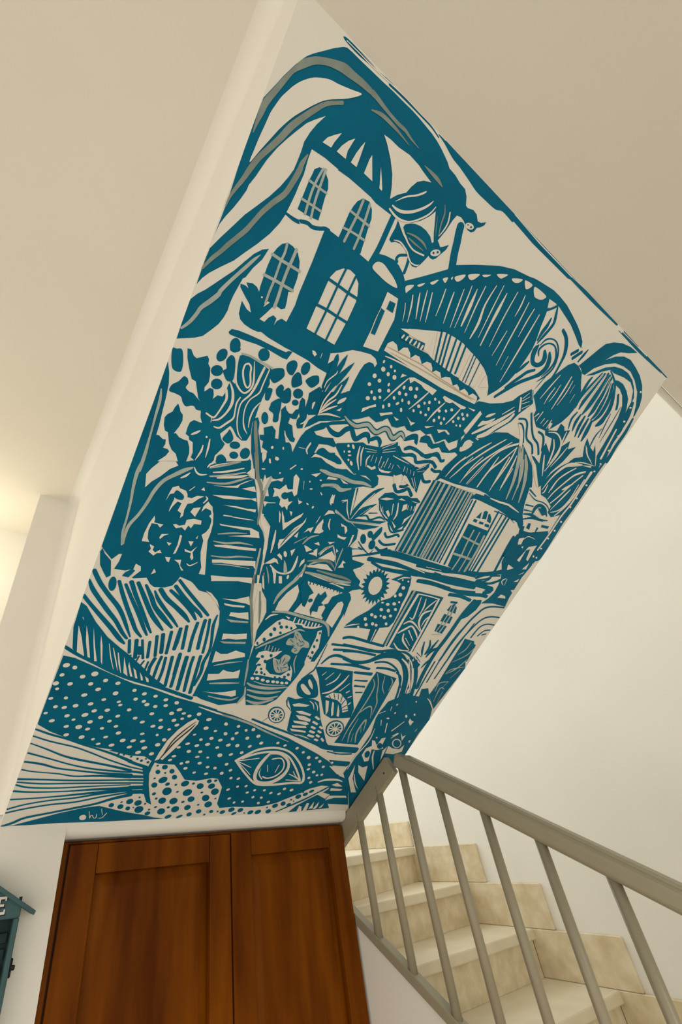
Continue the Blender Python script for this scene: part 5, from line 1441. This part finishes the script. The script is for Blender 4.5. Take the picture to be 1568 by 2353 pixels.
'painted_whale_shark': '''FT1 312,861 317,1348 378,1341 475,1307 578,1269 687,1229 746,1209 854,1191 1033,1139 1208,1103 1355,1067 1363,1058 1504,1027 1660,978 1829,919 2050,850 2200,788 2416,698 2598,610 2662,563 2776,465 2847,425 2597,396 2668,335 2555,296 2494,248 2363,172 2299,134 2191,104 2077,95 1918,107 1790,99 1792,99 1750,148 1714,329 1641,417 1596,426 1475,397 1380,410 1310,492 1249,555 1134,560 1080,582 1013,626 913,630 768,669 788,677 681,693 600,717 493,759 390,805 317,851
SW2 1220,1079,7 1367,1039,13 1558,996,5
SH2 1415,1026,13 1514,1005,17 1667,963,17 1805,909,16 2067,816,6
EW2 349,1288,16,9,7,-13
EW2 395,1279,11,6,6,-12
EW2 345,1220,11,7,5,-10
EW2 510,1251,17,9,8,-15
EW2 452,1223,13,7,6,-12
EW2 581,1213,12,7,6,-11
EW2 655,1202,13,7,6,-11
EW2 330,1158,14,8,6,-13
EW2 402,1164,13,7,5,-11
EW2 509,1178,12,7,6,-11
EW2 346,1121,9,5,4,-9
EW2 560,1144,14,8,6,-11
EW2 665,1127,14,8,7,-13
EW2 498,1094,15,8,6,-11
EW2 332,1050,11,6,4,-9
EW2 408,1062,10,5,5,-10
EW2 614,1073,12,6,5,-9
EW2 704,1066,11,6,4,-8
EW2 720,1042,11,6,5,-8
EW2 371,993,11,6,5,-10
EW2 418,992,13,7,5,-10
EW2 474,1011,14,7,6,-12
EW2 551,1033,14,7,5,-11
EW2 586,983,14,7,5,-11
EW2 658,995,14,7,6,-11
EW2 333,942,10,5,4,-8
EW2 449,932,13,7,5,-11
EW2 544,947,17,9,6,-13
EW2 637,937,13,7,6,-12
EW2 733,955,13,7,5,-10
EW2 492,906,10,5,4,-8
EW2 379,888,14,7,5,-11
EW2 588,896,14,7,6,-12
EW2 697,911,12,6,5,-10
EW2 467,851,13,7,5,-10
EW2 536,852,17,8,7,-15
EW2 590,839,13,6,5,-10
EW2 671,851,11,5,5,-10
EW2 748,873,12,6,5,-10
EW2 484,786,14,7,5,-11
EW2 575,773,15,8,6,-13
EW2 645,760,10,5,4,-9
EW2 714,782,13,6,5,-9
EW2 780,820,15,7,6,-12
EW2 687,723,13,6,5,-9
EW2 770,717,16,7,6,-12
EW2 826,760,16,8,7,-13
EW2 783,1009,10,5,6,-11
EW2 766,1162,11,6,6,-11
EW2 833,1143,13,7,6,-11
EW2 907,1133,12,6,6,-11
EW2 981,1112,13,7,7,-11
EW2 1059,1096,13,6,8,-13
EW2 795,1097,12,6,6,-11
EW2 850,1085,12,6,6,-10
EW2 877,1062,14,7,7,-12
EW2 934,1052,12,6,7,-11
EW2 997,1066,13,6,7,-11
EW2 1098,1042,16,8,7,-12
EW2 784,1010,12,6,6,-11
EW2 933,992,13,7,7,-11
EW2 1058,1007,14,7,8,-13
EW2 1139,1014,13,6,6,-9
EW2 1185,996,13,6,7,-11
EW2 1245,1018,14,7,8,-13
EW2 842,948,13,6,6,-10
EW2 897,920,14,7,6,-10
EW2 1008,945,12,6,6,-10
EW2 1095,951,14,7,7,-12
EW2 1145,969,11,5,6,-9
EW2 1333,978,17,8,8,-12
EW2 1476,949,11,5,10,-14
EW2 976,891,14,7,6,-11
EW2 1029,885,15,7,7,-12
EW2 1130,912,14,7,6,-11
EW2 1092,872,11,5,6,-9
EW2 1344,901,16,7,9,-14
EW2 1423,880,11,5,6,-9
EW2 930,823,13,6,5,-9
EW2 1030,819,9,4,5,-10
EW2 1510,861,12,5,10,-14
EW2 1092,780,13,6,8,-14
EW2 1422,812,14,6,8,-13
EW2 1496,799,15,7,8,-12
EW2 1585,817,12,5,9,-13
EW2 892,761,16,8,6,-11
EW2 954,760,15,7,6,-11
EW2 1064,734,16,7,8,-14
EW2 886,706,15,7,6,-11
EW2 985,703,17,8,7,-13
EW2 1217,718,13,6,6,-10
EW2 1268,754,15,7,6,-10
EW2 1341,740,15,7,7,-12
EW2 1416,755,17,7,8,-12
EW2 1502,729,13,6,7,-11
EW2 1578,756,16,7,8,-12
EW2 958,661,17,8,7,-13
EW2 1051,652,15,7,7,-13
EW2 1304,684,14,6,8,-13
EW2 1390,684,13,6,8,-12
EW2 1214,636,14,6,6,-10
EW2 1554,656,17,7,11,-17
EW2 1200,600,13,6,6,-10
EW2 1387,635,15,6,6,-9
EW2 1333,584,14,6,7,-12
EW2 1294,569,12,5,6,-11
EW2 1430,575,14,6,8,-12
EW2 1469,631,10,4,6,-9
EW2 1342,523,14,6,7,-12
EW2 1507,538,13,5,7,-11
EW2 1570,529,12,5,8,-13
EW2 1425,482,12,5,6,-10
EW2 1522,471,14,6,7,-11
EW2 1349,796,11,5,7,-12
EW2 1285,838,11,5,4,-7
EW2 1474,949,9,8,10,-12
EW2 1580,935,10,8,9,-11
EW2 1656,903,8,7,10,-11
EW2 1711,914,11,9,11,-12
EW2 1782,854,13,10,12,-13
EW2 1593,872,12,9,8,-10
EW2 1511,860,10,9,10,-12
EW2 1585,820,9,7,9,-11
EW2 1700,830,11,9,11,-13
EW2 1838,789,12,10,11,-12
EW2 1981,798,10,8,10,-10
EW2 2058,775,11,9,9,-9
EW2 2184,752,11,9,11,-11
EW2 1579,756,13,11,10,-11
EW2 1652,755,12,10,12,-14
EW2 1757,752,12,10,9,-10
EW2 2266,712,10,8,11,-11
EW2 1719,688,11,9,10,-12
EW2 1639,667,13,10,9,-10
EW2 1554,656,13,10,12,-14
EW2 2349,658,13,10,14,-15
EW2 2431,657,12,9,12,-11
EW2 2486,619,11,8,14,-13
EW2 1647,569,11,9,10,-12
EW2 2400,579,12,9,12,-12
EW2 2557,558,11,8,12,-12
EW2 2418,528,13,10,10,-10
EW2 1706,508,11,9,9,-11
EW2 1647,477,11,9,11,-14
EW2 2490,497,12,9,14,-14
EW2 2547,460,10,7,10,-11
EW2 2594,466,10,8,11,-11
EW2 2479,429,11,8,12,-12
EW2 1746,427,10,8,9,-11
EW2 1813,422,12,9,8,-10
EW2 2526,377,12,9,12,-13
EW2 1918,340,10,8,8,-10
EW2 1845,335,9,7,8,-10
EW2 1776,304,12,9,8,-10
EW2 2018,293,10,8,9,-10
EW2 2110,291,10,8,9,-10
EW2 2188,257,12,9,9,-11
EW2 2274,246,14,10,10,-11
EW2 2298,303,12,9,11,-12
EW2 2377,288,14,10,12,-13
EW2 1962,268,11,8,9,-10
EW2 1830,206,12,9,8,-10
EW2 2040,214,10,8,9,-11
EW2 2122,206,9,7,11,-12
EW2 2124,144,10,7,11,-13
EW2 2216,153,12,9,10,-11
EW2 1894,158,9,7,8,-11
EW2 1967,166,9,7,9,-11
EW2 2623,606,9,7,11,-10
ET1 1189,530,16,11,14,-20
ET1 1156,484,13,9,13,-19
ET1 1255,491,14,10,14,-21
ET1 1295,434,15,10,15,-21
ET1 1221,406,26,18,17,-26
ET1 1176,357,17,11,15,-23
ET1 1269,365,14,9,9,-14
ET1 1400,369,25,16,17,-25
ET1 1465,369,9,6,7,-10
ET1 1292,293,28,18,23,-35
ET1 1529,342,21,14,20,-27
ET1 1582,392,15,10,13,-18
ET1 1632,398,11,7,8,-11
ET1 1622,341,22,14,18,-25
ET1 1454,277,29,19,21,-31
ET1 1675,281,25,16,23,-32
ET1 1205,270,12,8,8,-13
ET1 1291,198,23,15,19,-29
ET1 1379,191,25,16,20,-30
ET1 1511,206,22,14,19,-27
ET1 1626,215,24,15,23,-32
ET1 1457,179,11,7,7,-10
ET1 1324,85,24,15,20,-30
ET1 1425,103,25,16,19,-29
ET1 1517,117,21,13,16,-24
ET1 1677,143,25,15,21,-30
ET1 1628,69,18,11,15,-21
ET1 1737,62,14,8,12,-16
ET1 1561,40,17,11,13,-19
ET1 1399,25,22,14,11,-17
ET1 1490,21,22,14,8,-12
ET1 1691,30,8,5,6,-9
ET1 1594,143,8,5,6,-9
ET1 1238,221,8,5,6,-10
ET1 1265,133,9,6,5,-8
ET1 1364,126,10,6,7,-10
ET1 1212,475,6,4,6,-9
ET1 1155,422,7,5,5,-7
ET1 1334,358,8,6,6,-9
ET1 1373,286,9,6,5,-8
ET1 1570,275,9,6,6,-8
ET1 1711,206,8,5,5,-7
ET1 1133,543,7,5,5,-7
ET1 941,166,15,10,11,-19
ET1 1008,149,17,11,13,-22
ET1 1057,198,20,13,14,-23
ET1 1121,181,21,14,16,-25
ET1 1066,129,13,9,11,-18
ET1 1150,113,26,17,20,-32
ET1 1227,70,17,11,11,-18
ET1 1113,237,6,4,5,-8
ET1 1175,171,7,5,5,-8
ET1 1225,109,7,5,5,-8
ET1 1002,194,7,5,4,-6
ET1 1103,136,4,3,4,-6
ET1 1839,50,19,12,13,-18
ET1 1909,75,22,13,17,-22
ET1 1952,30,19,11,8,-11
ET1 1793,60,6,4,7,-9
ET1 839,642,7,5,4,-7
ET1 875,636,6,5,4,-7
ET1 926,620,7,5,4,-7
ET1 974,602,7,5,6,-10
ET1 1006,586,8,6,6,-10
ET1 1055,573,8,6,6,-10
ET1 1031,604,5,4,5,-7
ET1 1908,72,20,15,16,-20
ET1 1994,65,19,14,16,-20
ET1 2102,33,21,15,15,-19
ET1 2173,34,23,16,17,-21
ET1 2274,36,20,14,18,-21
ET1 2309,101,21,15,18,-21
ET1 2378,124,18,13,20,-23
ET1 2443,108,17,12,14,-15
ET1 2492,205,22,16,21,-22
ET1 2552,231,20,14,16,-17
ET1 2599,266,20,14,13,-13
ET1 1952,24,18,13,7,-9
ET1 2238,84,7,5,6,-7
ET1 2046,28,5,4,6,-7
ET1 2437,169,8,6,7,-8
ET1 2473,150,5,3,7,-8
ET1 2515,257,7,5,7,-7
ST1 313,816,12 396,783,15 495,752,14 602,710,13 712,673,15 830,628,19 936,579,25
ST1 312,764,10 410,728,11 560,688,11 671,643,11 789,590,11 953,526,12
ST1 313,706,8 403,667,11 508,617,14 587,591,17 694,565,17 805,539,17 963,496,23
ST1 318,630,13 446,587,11 577,541,11 711,508,14 874,487,16 968,480,15
ST1 317,560,14 412,542,16 514,508,13 667,485,14 773,471,17 979,450,33
ST1 317,495,11 382,479,9 526,462,10 629,441,13 781,445,18 984,434,23
ST1 316,416,17 444,412,14 639,404,15 993,407,14
ST1 317,391,12 453,376,13 647,378,13 1002,379,14
ST1 316,367,13 391,344,14 559,338,13 757,350,12 1007,363,8
ST1 314,314,17 424,304,13 616,307,12 766,320,19 926,325,27 1018,331,33
ST1 315,242,13 438,249,12 578,263,14 725,282,19 878,302,19 1026,307,25
ST1 316,158,14 404,195,13 539,227,13 684,245,15 831,280,20 1026,307,17
ST1 316,125,14 413,157,14 549,188,14 695,206,15 841,248,15 1031,291,16
ST1 319,4,16 372,31,21 433,73,20 569,111,18 710,150,20 833,185,21 928,229,26 1040,266,35
ST1 927,579,23 988,553,23 1059,528,24
ST1 943,529,11 1063,498,11
ST1 957,488,19 1072,472,19
ST1 973,440,25 1085,436,25
ST1 984,406,17 1096,405,18
ST1 993,379,14 1106,377,14
ST1 1008,333,37 1119,338,38
ST1 1022,291,38 1135,293,38
FT1 1033,527 1070,528 1080,466 1142,272 1120,268 1085,402
FT1 1103,583 1099,529 1101,466 1134,362 1178,254 1223,160 1177,188 1130,272 1093,362 1069,466 1070,528 1074,582
FW3 1093,592 1097,661 1114,775 1152,874 1195,943 1238,983 1250,970 1267,964 1270,934 1241,843 1196,711 1144,598 1128,609
SD4 1132,647,5 1150,770,9 1194,869,10 1250,955,4
SD4 1122,609,6 1140,671,11 1173,771,11 1235,887,11 1253,933,4
SW2 1708,606,26 1761,658,26 1839,720,25 1959,747,22 2072,734,19 2173,690,17 2285,602,17 2363,520,18 2417,444,20 2433,377,32 2342,373,26 2187,355,26 2047,352,23 1965,380,18 1844,478,16 1759,556,16 1708,606,16
SW2 1752,632,23 1838,678,23 1936,703,21 2049,703,18 2161,654,16 2269,556,16 2352,463,16 2405,396,17
SW2 1976,683,36 2050,685,32 2134,644,27 2190,582,30 2209,500,40 2184,425,48 2112,379,44 2018,379,34 1963,416,27 1936,488,33 1935,568,38 1953,638,41 1976,683,42
SW2 2016,631,15 2088,642,12 2146,590,11 2168,518,15 2138,453,18 2073,425,15 2018,443,12
SW2 1955,542,10 1974,470,9 2024,416,9
SW2 1722,606,9 1788,616,9 1894,637,9
SW2 1732,598,7 1867,540,7
SW2 1736,589,6 1835,514,6 1897,461,6
SW2 2002,569,5 2037,498,6
SW2 2109,571,7 2111,490,7
SW2 2405,396,9 2320,444,9 2256,472,9
SW2 2397,396,9 2327,401,9 2258,406,9
SW2 2396,406,7 2337,444,7 2282,500,7
ST3 1980,674,12 2057,672,10 2136,626,9 2179,573,10 2189,509,14 2158,444,16 2100,402,15 2015,402,11 1973,434,9 1954,497,11 1957,568,13 1969,634,13 1980,674,13
FW2 2614,567 2793,560 2804,465 2751,475
FT1 2568,415 2816,445 2925,405 3127,80 2879,101 2799,157 2829,219 2691,264 2767,324 2668,335
SW2 2606,381,16 2673,405,26 2793,405,23 2872,384,7
FW2 2774,344 2824,369 2910,322 2833,323
FW2 2789,303 2930,290 2923,269 2797,272
FW2 2825,209 3022,203 3050,176 2899,180 2812,151
FW2 2684,243 2764,313 2766,293 2721,242
FT1 2489,14 2533,94 2624,173 2687,223 2828,156 2921,45 2885,42
FW2 2570,10 2561,93 2594,81 2620,18
FW2 2632,27 2626,122 2653,120 2670,57 2670,26
FW2 2686,46 2697,140 2727,54
FW2 2733,44 2754,138 2772,74 2762,42
FW2 2794,51 2824,114 2826,60
ST1 2354,26,11 2483,107,21 2612,194,21 2757,324,7''',
'painted_signature_corner': '''FT1 310,4 377,7 486,50 621,104 763,148 861,163 992,116 1062,92 1205,54 1291,23 1374,4 1149,6 976,4 915,4 645,11 450,4 320,4
SW2 778,79,7 766,69,5 770,46,4 788,34,6 804,41,6 804,64,4 789,81,5 776,77,7
SW2 811,115,4 834,47,4 833,70,6 844,74,5 859,48,5 874,50,6 868,86,4
SW2 886,136,4 908,77,4
SW2 896,43,7 917,50,7 933,92,6''',
'painted_still_life': '''ET1 1835,1062,42,45,68,-63
EW2 1835,1062,37,40,58,-54
ET3 1835,1062,29,31,45,-41
SW4 1779,1068,9 1835,1062,9 1890,1057,9
SW4 1780,1098,7 1835,1062,7 1889,1026,7
SW4 1802,1114,7 1835,1062,7 1867,1010,8
SW4 1836,1111,10 1835,1062,10 1832,1014,10
SW4 1870,1089,11 1835,1062,11 1799,1036,11
ET1 2435,972,54,56,83,-69
EW2 2435,972,47,49,71,-59
ET3 2435,972,37,39,54,-45
SW4 2360,979,10 2435,972,10 2511,966,10
SW4 2363,1012,8 2435,972,8 2508,933,8
SW4 2392,1030,8 2435,972,8 2477,915,9
SW4 2438,1026,12 2435,972,12 2431,920,12
SW4 2484,1002,13 2435,972,13 2386,944,13
FT1 1846,1236 1919,1221 1996,1245 2076,1238 2133,1220 2184,1144 2242,1057 2345,935 2435,825 2500,773 2355,803 2200,874 2039,898 1996,928 1955,1057 1944,1104 1875,1153 1848,1197
FW2 1915,1173 1965,1190 2069,1181 2041,1162 1939,1156
FW2 1976,1115 2033,1121 2132,1097 2125,1080 2017,1095
FW2 1997,1077 2074,1076 2151,1049 2157,1024 2047,1040
FW2 2002,1024 2126,1022 2163,1000 2137,989 2020,1005
FW2 2011,979 2141,981 2160,961 2031,956
FW2 2013,946 2168,932 2177,915 2040,923
FW2 2011,921 2080,892 2183,890 2102,880
FW2 1854,1213 1880,1185 1933,1119 1878,1161
SW2 2183,1077,18 2227,1056,18
SW2 2187,1027,19 2239,1006,19
SW2 2199,977,19 2239,963,20
SW2 2207,934,20 2255,920,20
SW2 2214,892,21 2271,878,21
SW2 2277,983,19 2310,968,19
SW2 2285,940,19 2318,925,19
SW2 2293,897,19 2327,881,19
SW2 2301,853,20 2333,842,20
SW2 2361,865,18 2392,840,18
SW2 2048,1219,5 2094,1192,9 2127,1146,3
SW2 2096,1216,4 2140,1180,8 2166,1134,3
PT1 1925,1452 1969,1428 2029,1375 2086,1288 2082,1255 2043,1243 1967,1242 1910,1267 1867,1338 1871,1392
PW2 1942,1409 1987,1369 2011,1326 1963,1358 1936,1393
PW2 1894,1349 1918,1360 2018,1287 1986,1276 1931,1308
FT1 1935,1514 1959,1525 2074,1535 2187,1529 2275,1530 2339,1416 2424,1294 2502,1184 2521,1098 2444,1083 2331,1073 2245,1108 2150,1231 2084,1319 2019,1420
SW2 2026,1459,7 2045,1492,4
SW2 2075,1428,8 2113,1495,5
SW2 2112,1378,8 2166,1432,15 2175,1496,5
SW2 2119,1299,11 2187,1332,21 2239,1418,21 2258,1492,7
SW2 2262,1341,10 2311,1420,6
SW2 2332,1333,14 2350,1352,9
SW2 2376,1289,13 2401,1304,8
SW2 2419,1226,15 2430,1244,10
FW2 2158,1272 2203,1318 2283,1319 2380,1256 2455,1162 2409,1140 2352,1219 2289,1254 2219,1263
FW2 2183,1242 2218,1238 2265,1143 2265,1101
FW2 2253,1234 2273,1227 2336,1108 2321,1098 2283,1162
FW2 2321,1216 2371,1154 2401,1096 2372,1102
ST3 2222,1312,6 2257,1267,6
ST3 2265,1309,6 2293,1263,6
ST3 2312,1298,7 2330,1242,7
ST3 2359,1262,9 2352,1219,9
ST3 2404,1216,9 2379,1188,9
ST3 2441,1178,8 2398,1165,8
ST3 2186,1291,6 2219,1263,6
ST1 1659,1007,17 1823,957,18 2012,904,18 2179,855,22 2355,803,33 2475,772,51 2799,758,55
ST1 2501,727,12 2648,704,13 2774,709,14
ST1 1965,1552,12 1997,1613,22 2049,1640,25 2123,1633,22 2214,1614,23 2308,1621,27 2395,1655,30 2462,1705,41
ST1 2048,1565,20 2236,1579,20 2408,1570,20
ST1 2001,1683,20 2161,1700,20 2382,1700,20
ST1 1962,1723,18 2139,1733,18 2306,1725,18 2443,1733,19
ST1 2305,1523,22 2463,1526,23
ST1 2341,1452,13 2461,1465,13
ST1 2369,1407,12 2474,1404,12
ST1 2418,1344,12 2482,1351,12
FT1 2573,635 2800,622 2815,568 2641,579
ST1 1778,1033,5 1749,991,3
ST1 1874,1400,9 1918,1466,14 1935,1514,11 1922,1716,6''',
'painted_plank_door': '''FT1 2496,1560 2734,1528 2753,1342 2769,1112 2776,1002 2775,815 2515,825 2532,958 2513,1185 2490,1436
SH2 2513,1546,5 2583,1457,10 2640,1346,10 2694,1265,11 2720,1143,4
SH2 2602,1534,5 2645,1431,9 2711,1363,3
SH2 2670,1527,4 2719,1484,9 2731,1400,4
SH2 2509,1488,5 2562,1421,11 2577,1278,13 2571,1121,13 2566,987,13 2579,852,4
SH2 2572,1148,9 2630,1223,16 2675,1210,11 2725,1108,4
SH2 2731,841,8 2680,950,16 2681,1077,19 2704,1070,14 2739,972,5
SH2 2651,837,6 2611,945,12 2604,1097,4
SH2 2680,848,5 2651,939,3
SH2 2674,1031,5 2724,953,4
ST1 2570,749,45 2801,744,46
ST1 2597,703,10 2773,714,10
ST1 2659,600,56 2802,593,57
ST1 2702,1689,56 2809,1581,61 2878,1461,70 2918,1352,74
ST1 2812,1707,46 2926,1555,51 3010,1362,55
ST1 2696,1581,16 2777,1534,18 2836,1413,21 2861,1336,22
ST1 3022,1741,15 3034,1596,15 3059,1377,15
ST1 3067,1748,11 3084,1533,11
ST1 3141,1760,11 3146,1585,11
SW2 2752,1698,8 2864,1546,17 2925,1397,6
SW2 2839,1645,8 2928,1512,15 2968,1411,6
FT1 3367,1796 3418,1733 3374,1271 3208,1413 3228,1615 3206,1771
SH2 3408,1749,5 3265,1700,11 3227,1642,4
SH2 3326,1574,6 3232,1543,12 3250,1454,4
SH2 3338,1493,5 3282,1495,12 3311,1350,4
SH2 3338,1465,5 3365,1337,3''',
'painted_berry_bush': '''FT1 2870,1337 2961,1401 3034,1383 3106,1382 3078,1460 3147,1478 3208,1413 3356,1278 3418,1149 3402,978 3418,733 3345,761 3133,823 3103,761 3161,632 3190,497 3244,241 3027,246 2822,484 2837,673 2844,942 2787,1113 2785,1185 2805,1295
FT1 3126,832 3339,843 3418,733 3418,237 3244,241 3190,497
FT1 2958,353 3184,4 3267,74 3158,404 2990,507
FW2 2900,879 2939,871 2990,825 2996,904 3038,916 3054,819 3093,791 3028,768 2964,775 3015,638 2973,627 2894,704 2892,782 2939,813
FW2 2931,586 2999,557 3045,578 3126,391 2989,495
FW2 2917,423 2902,525 2893,585 2966,423 3119,244 3057,245
FW2 3169,1146 3209,1121 3237,1119 3230,1065 3176,1109
FW2 3329,1003 3342,1044 3342,1014
FW2 3253,1259 3320,1227 3381,1262 3348,1220
FW2 3335,893 3359,905 3367,864
FW2 3174,983 3228,937 3255,958 3253,889
FW2 3133,823 3203,796 3292,789 3319,842 3345,761 3262,727 3154,733
ET3 2949,716,34,-11,7,-39
ET3 3030,818,36,-9,10,-33
EW2 3213,856,57,3,38,-54
ET3 3213,856,44,2,32,-44
SW2 3006,757,10 3038,679,17 3142,538,6
SW2 2857,1101,8 2894,1039,5
SW2 2945,1071,12 2990,970,8
SW2 3054,994,14 3127,1105,9
SW2 3102,939,11 3151,971,19 3103,910,7
SW2 2875,1248,7 2891,1205,5
SW2 2792,1168,9 2842,1200,5
SW2 3215,1376,5 3271,1345,10 3351,1278,4
SW2 2838,534,7 2834,692,14 2871,858,14 2848,1008,4
SW2 2953,475,6 3028,371,11 3106,296,4
EW2 2918,1125,17,1,6,-9
EW2 3109,1165,13,1,12,-16
EW2 3193,1191,12,1,9,-12
EW2 3111,1328,8,1,6,-9
EW2 2933,909,9,1,6,-9
EW2 2919,1275,4,9,8,-5
EW2 2957,1188,4,9,9,-5''',
}
def cat_rom(P, closed, n=4):
    N = len(P); out = []
    if N < 3: return P
    D = len(P[0])
    for i in (range(N) if closed else range(N - 1)):
        if closed: a, b, c, d = P[i - 1], P[i], P[(i + 1) % N], P[(i + 2) % N]
        else: a, b, c, d = P[max(i - 1, 0)], P[i], P[i + 1], P[min(i + 2, N - 1)]
        for k in range(n):
            t = k / n
            out.append(tuple(.5 * (2 * b[j] + (c[j] - a[j]) * t + (2 * a[j] - 5 * b[j] + 4 * c[j] - d[j]) * t * t + (-a[j] + 3 * b[j] - 3 * c[j] + d[j]) * t ** 3) for j in range(D)))
    if not closed: out.append(tuple(P[-1]))
    return out
mural = thing('painted_mural', 'teal and white seaside village mural painted on the sloped stair underside', 'mural', (0.93, 0.9, E + 0.6))
def shape_faces(kind, rest):
    """outline pieces of one brush mark as lists of (u, v)"""
    if kind == 'E':
        q = [float(x) for x in rest.split(',')]
        return [[(q[0] + q[2] * math.cos(a) + q[4] * math.sin(a), q[1] + q[3] * math.cos(a) + q[5] * math.sin(a)) for a in [2 * math.pi * i / 14 for i in range(14)]]]
    pts = [tuple(float(x) for x in t.split(',')) for t in rest.split()]
    if kind != 'S':
        return [cat_rom(pts, True) if kind == 'P' else pts]
    P = cat_rom(pts, False); n = len(P); out = []; L = []; R = []
    for i, p in enumerate(P):
        a, b = P[max(i - 1, 0)], P[min(i + 1, n - 1)]
        dx, dy = b[0] - a[0], b[1] - a[1]; l = math.hypot(dx, dy) or 1.0
        w = max(p[2], 0.6) / 2
        L.append((p[0] - dy / l * w, p[1] + dx / l * w)); R.append((p[0] + dy / l * w, p[1] - dx / l * w))
    for i in range(n - 1):
        out.append([L[i], R[i], R[i + 1], L[i + 1]])
    for end, nb in ((0, 1), (n - 1, n - 2)):               # round brush ends
        p, q = P[end], P[nb]
        dx, dy = p[0] - q[0], p[1] - q[1]; l = math.hypot(dx, dy) or 1.0; dx /= l; dy /= l
        w = max(p[2], 0.6) / 2
        out.append([(p[0] + w * (dx * math.cos(a) * .8 - dy * math.sin(a)), p[1] + w * (dy * math.cos(a) * .8 + dx * math.sin(a))) for a in [-math.pi / 2 + math.pi * i / 6 for i in range(7)]])
    return out
def paint(name, lines, level):
    groups = {}
    for line in lines:
        head, _, rest = line.partition(' ')
        groups.setdefault((head[1], int(head[2])), []).extend(shape_faces(head[0], rest))
    verts, faces, mids, names = [], [], [], []
    for (colr, lay), polys in groups.items():
        if colr not in names: names.append(colr)
        vv, ff = [], []
        for p in polys:
            if sum(p[i - 1][0] * p[i][1] - p[i][0] * p[i - 1][1] for i in range(len(p))) < 0: p = p[::-1]
            ff.append(list(range(len(vv), len(vv) + len(p))))
            vv += [Vector((min(max(a, 2000 * UL + 0.6), 2000 * UR - 0.6), min(max(b, 2.0), 4281.0))) for a, b in p]
        res = delaunay_2d_cdt(vv, [], ff, 1, 0.02)
        n0 = len(verts); off = 0.0008 * (lay - 1) + 0.00002 * level + 0.0001
        for v in res[0]: verts.append((v.x / 2000.0, Y0 - v.y / 2000.0 * cT - off * sT, E + Z0 + v.y / 2000.0 * sT - off * cT))
        for f, src_f in zip(res[2], res[5]):
            if src_f: faces.append([n0 + i for i in f]); mids.append(names.index(colr))
    me = bpy.data.meshes.new(name); me.from_pydata(verts, [], faces)
    for n in names: me.materials.append(PAINT[n])
    me.polygons.foreach_set('material_index', mids); me.update()
    o = link(name, me, None, mural); o.matrix_parent_inverse = Matrix.Translation(-mural.location)
SINGLE = {'painted_pebbles': 'painted_pebble', 'painted_waves': 'painted_wave', 'painted_ground_lines': 'painted_ground_line', 'painted_border_stem': 'painted_stem'}
level = 0
for motif, data in MURAL.items():
    lines = [x for x in data.split('\n') if x]
    if motif in SINGLE:
        part = []
        for ln in lines + [None]:
            if part and (ln is None or ln.split(' ')[0][2] == '1'):
                paint(SINGLE[motif], part, level % 38); level += 1; part = []
            if ln: part.append(ln)
    else:
        paint(motif, lines, level % 38); level += 1
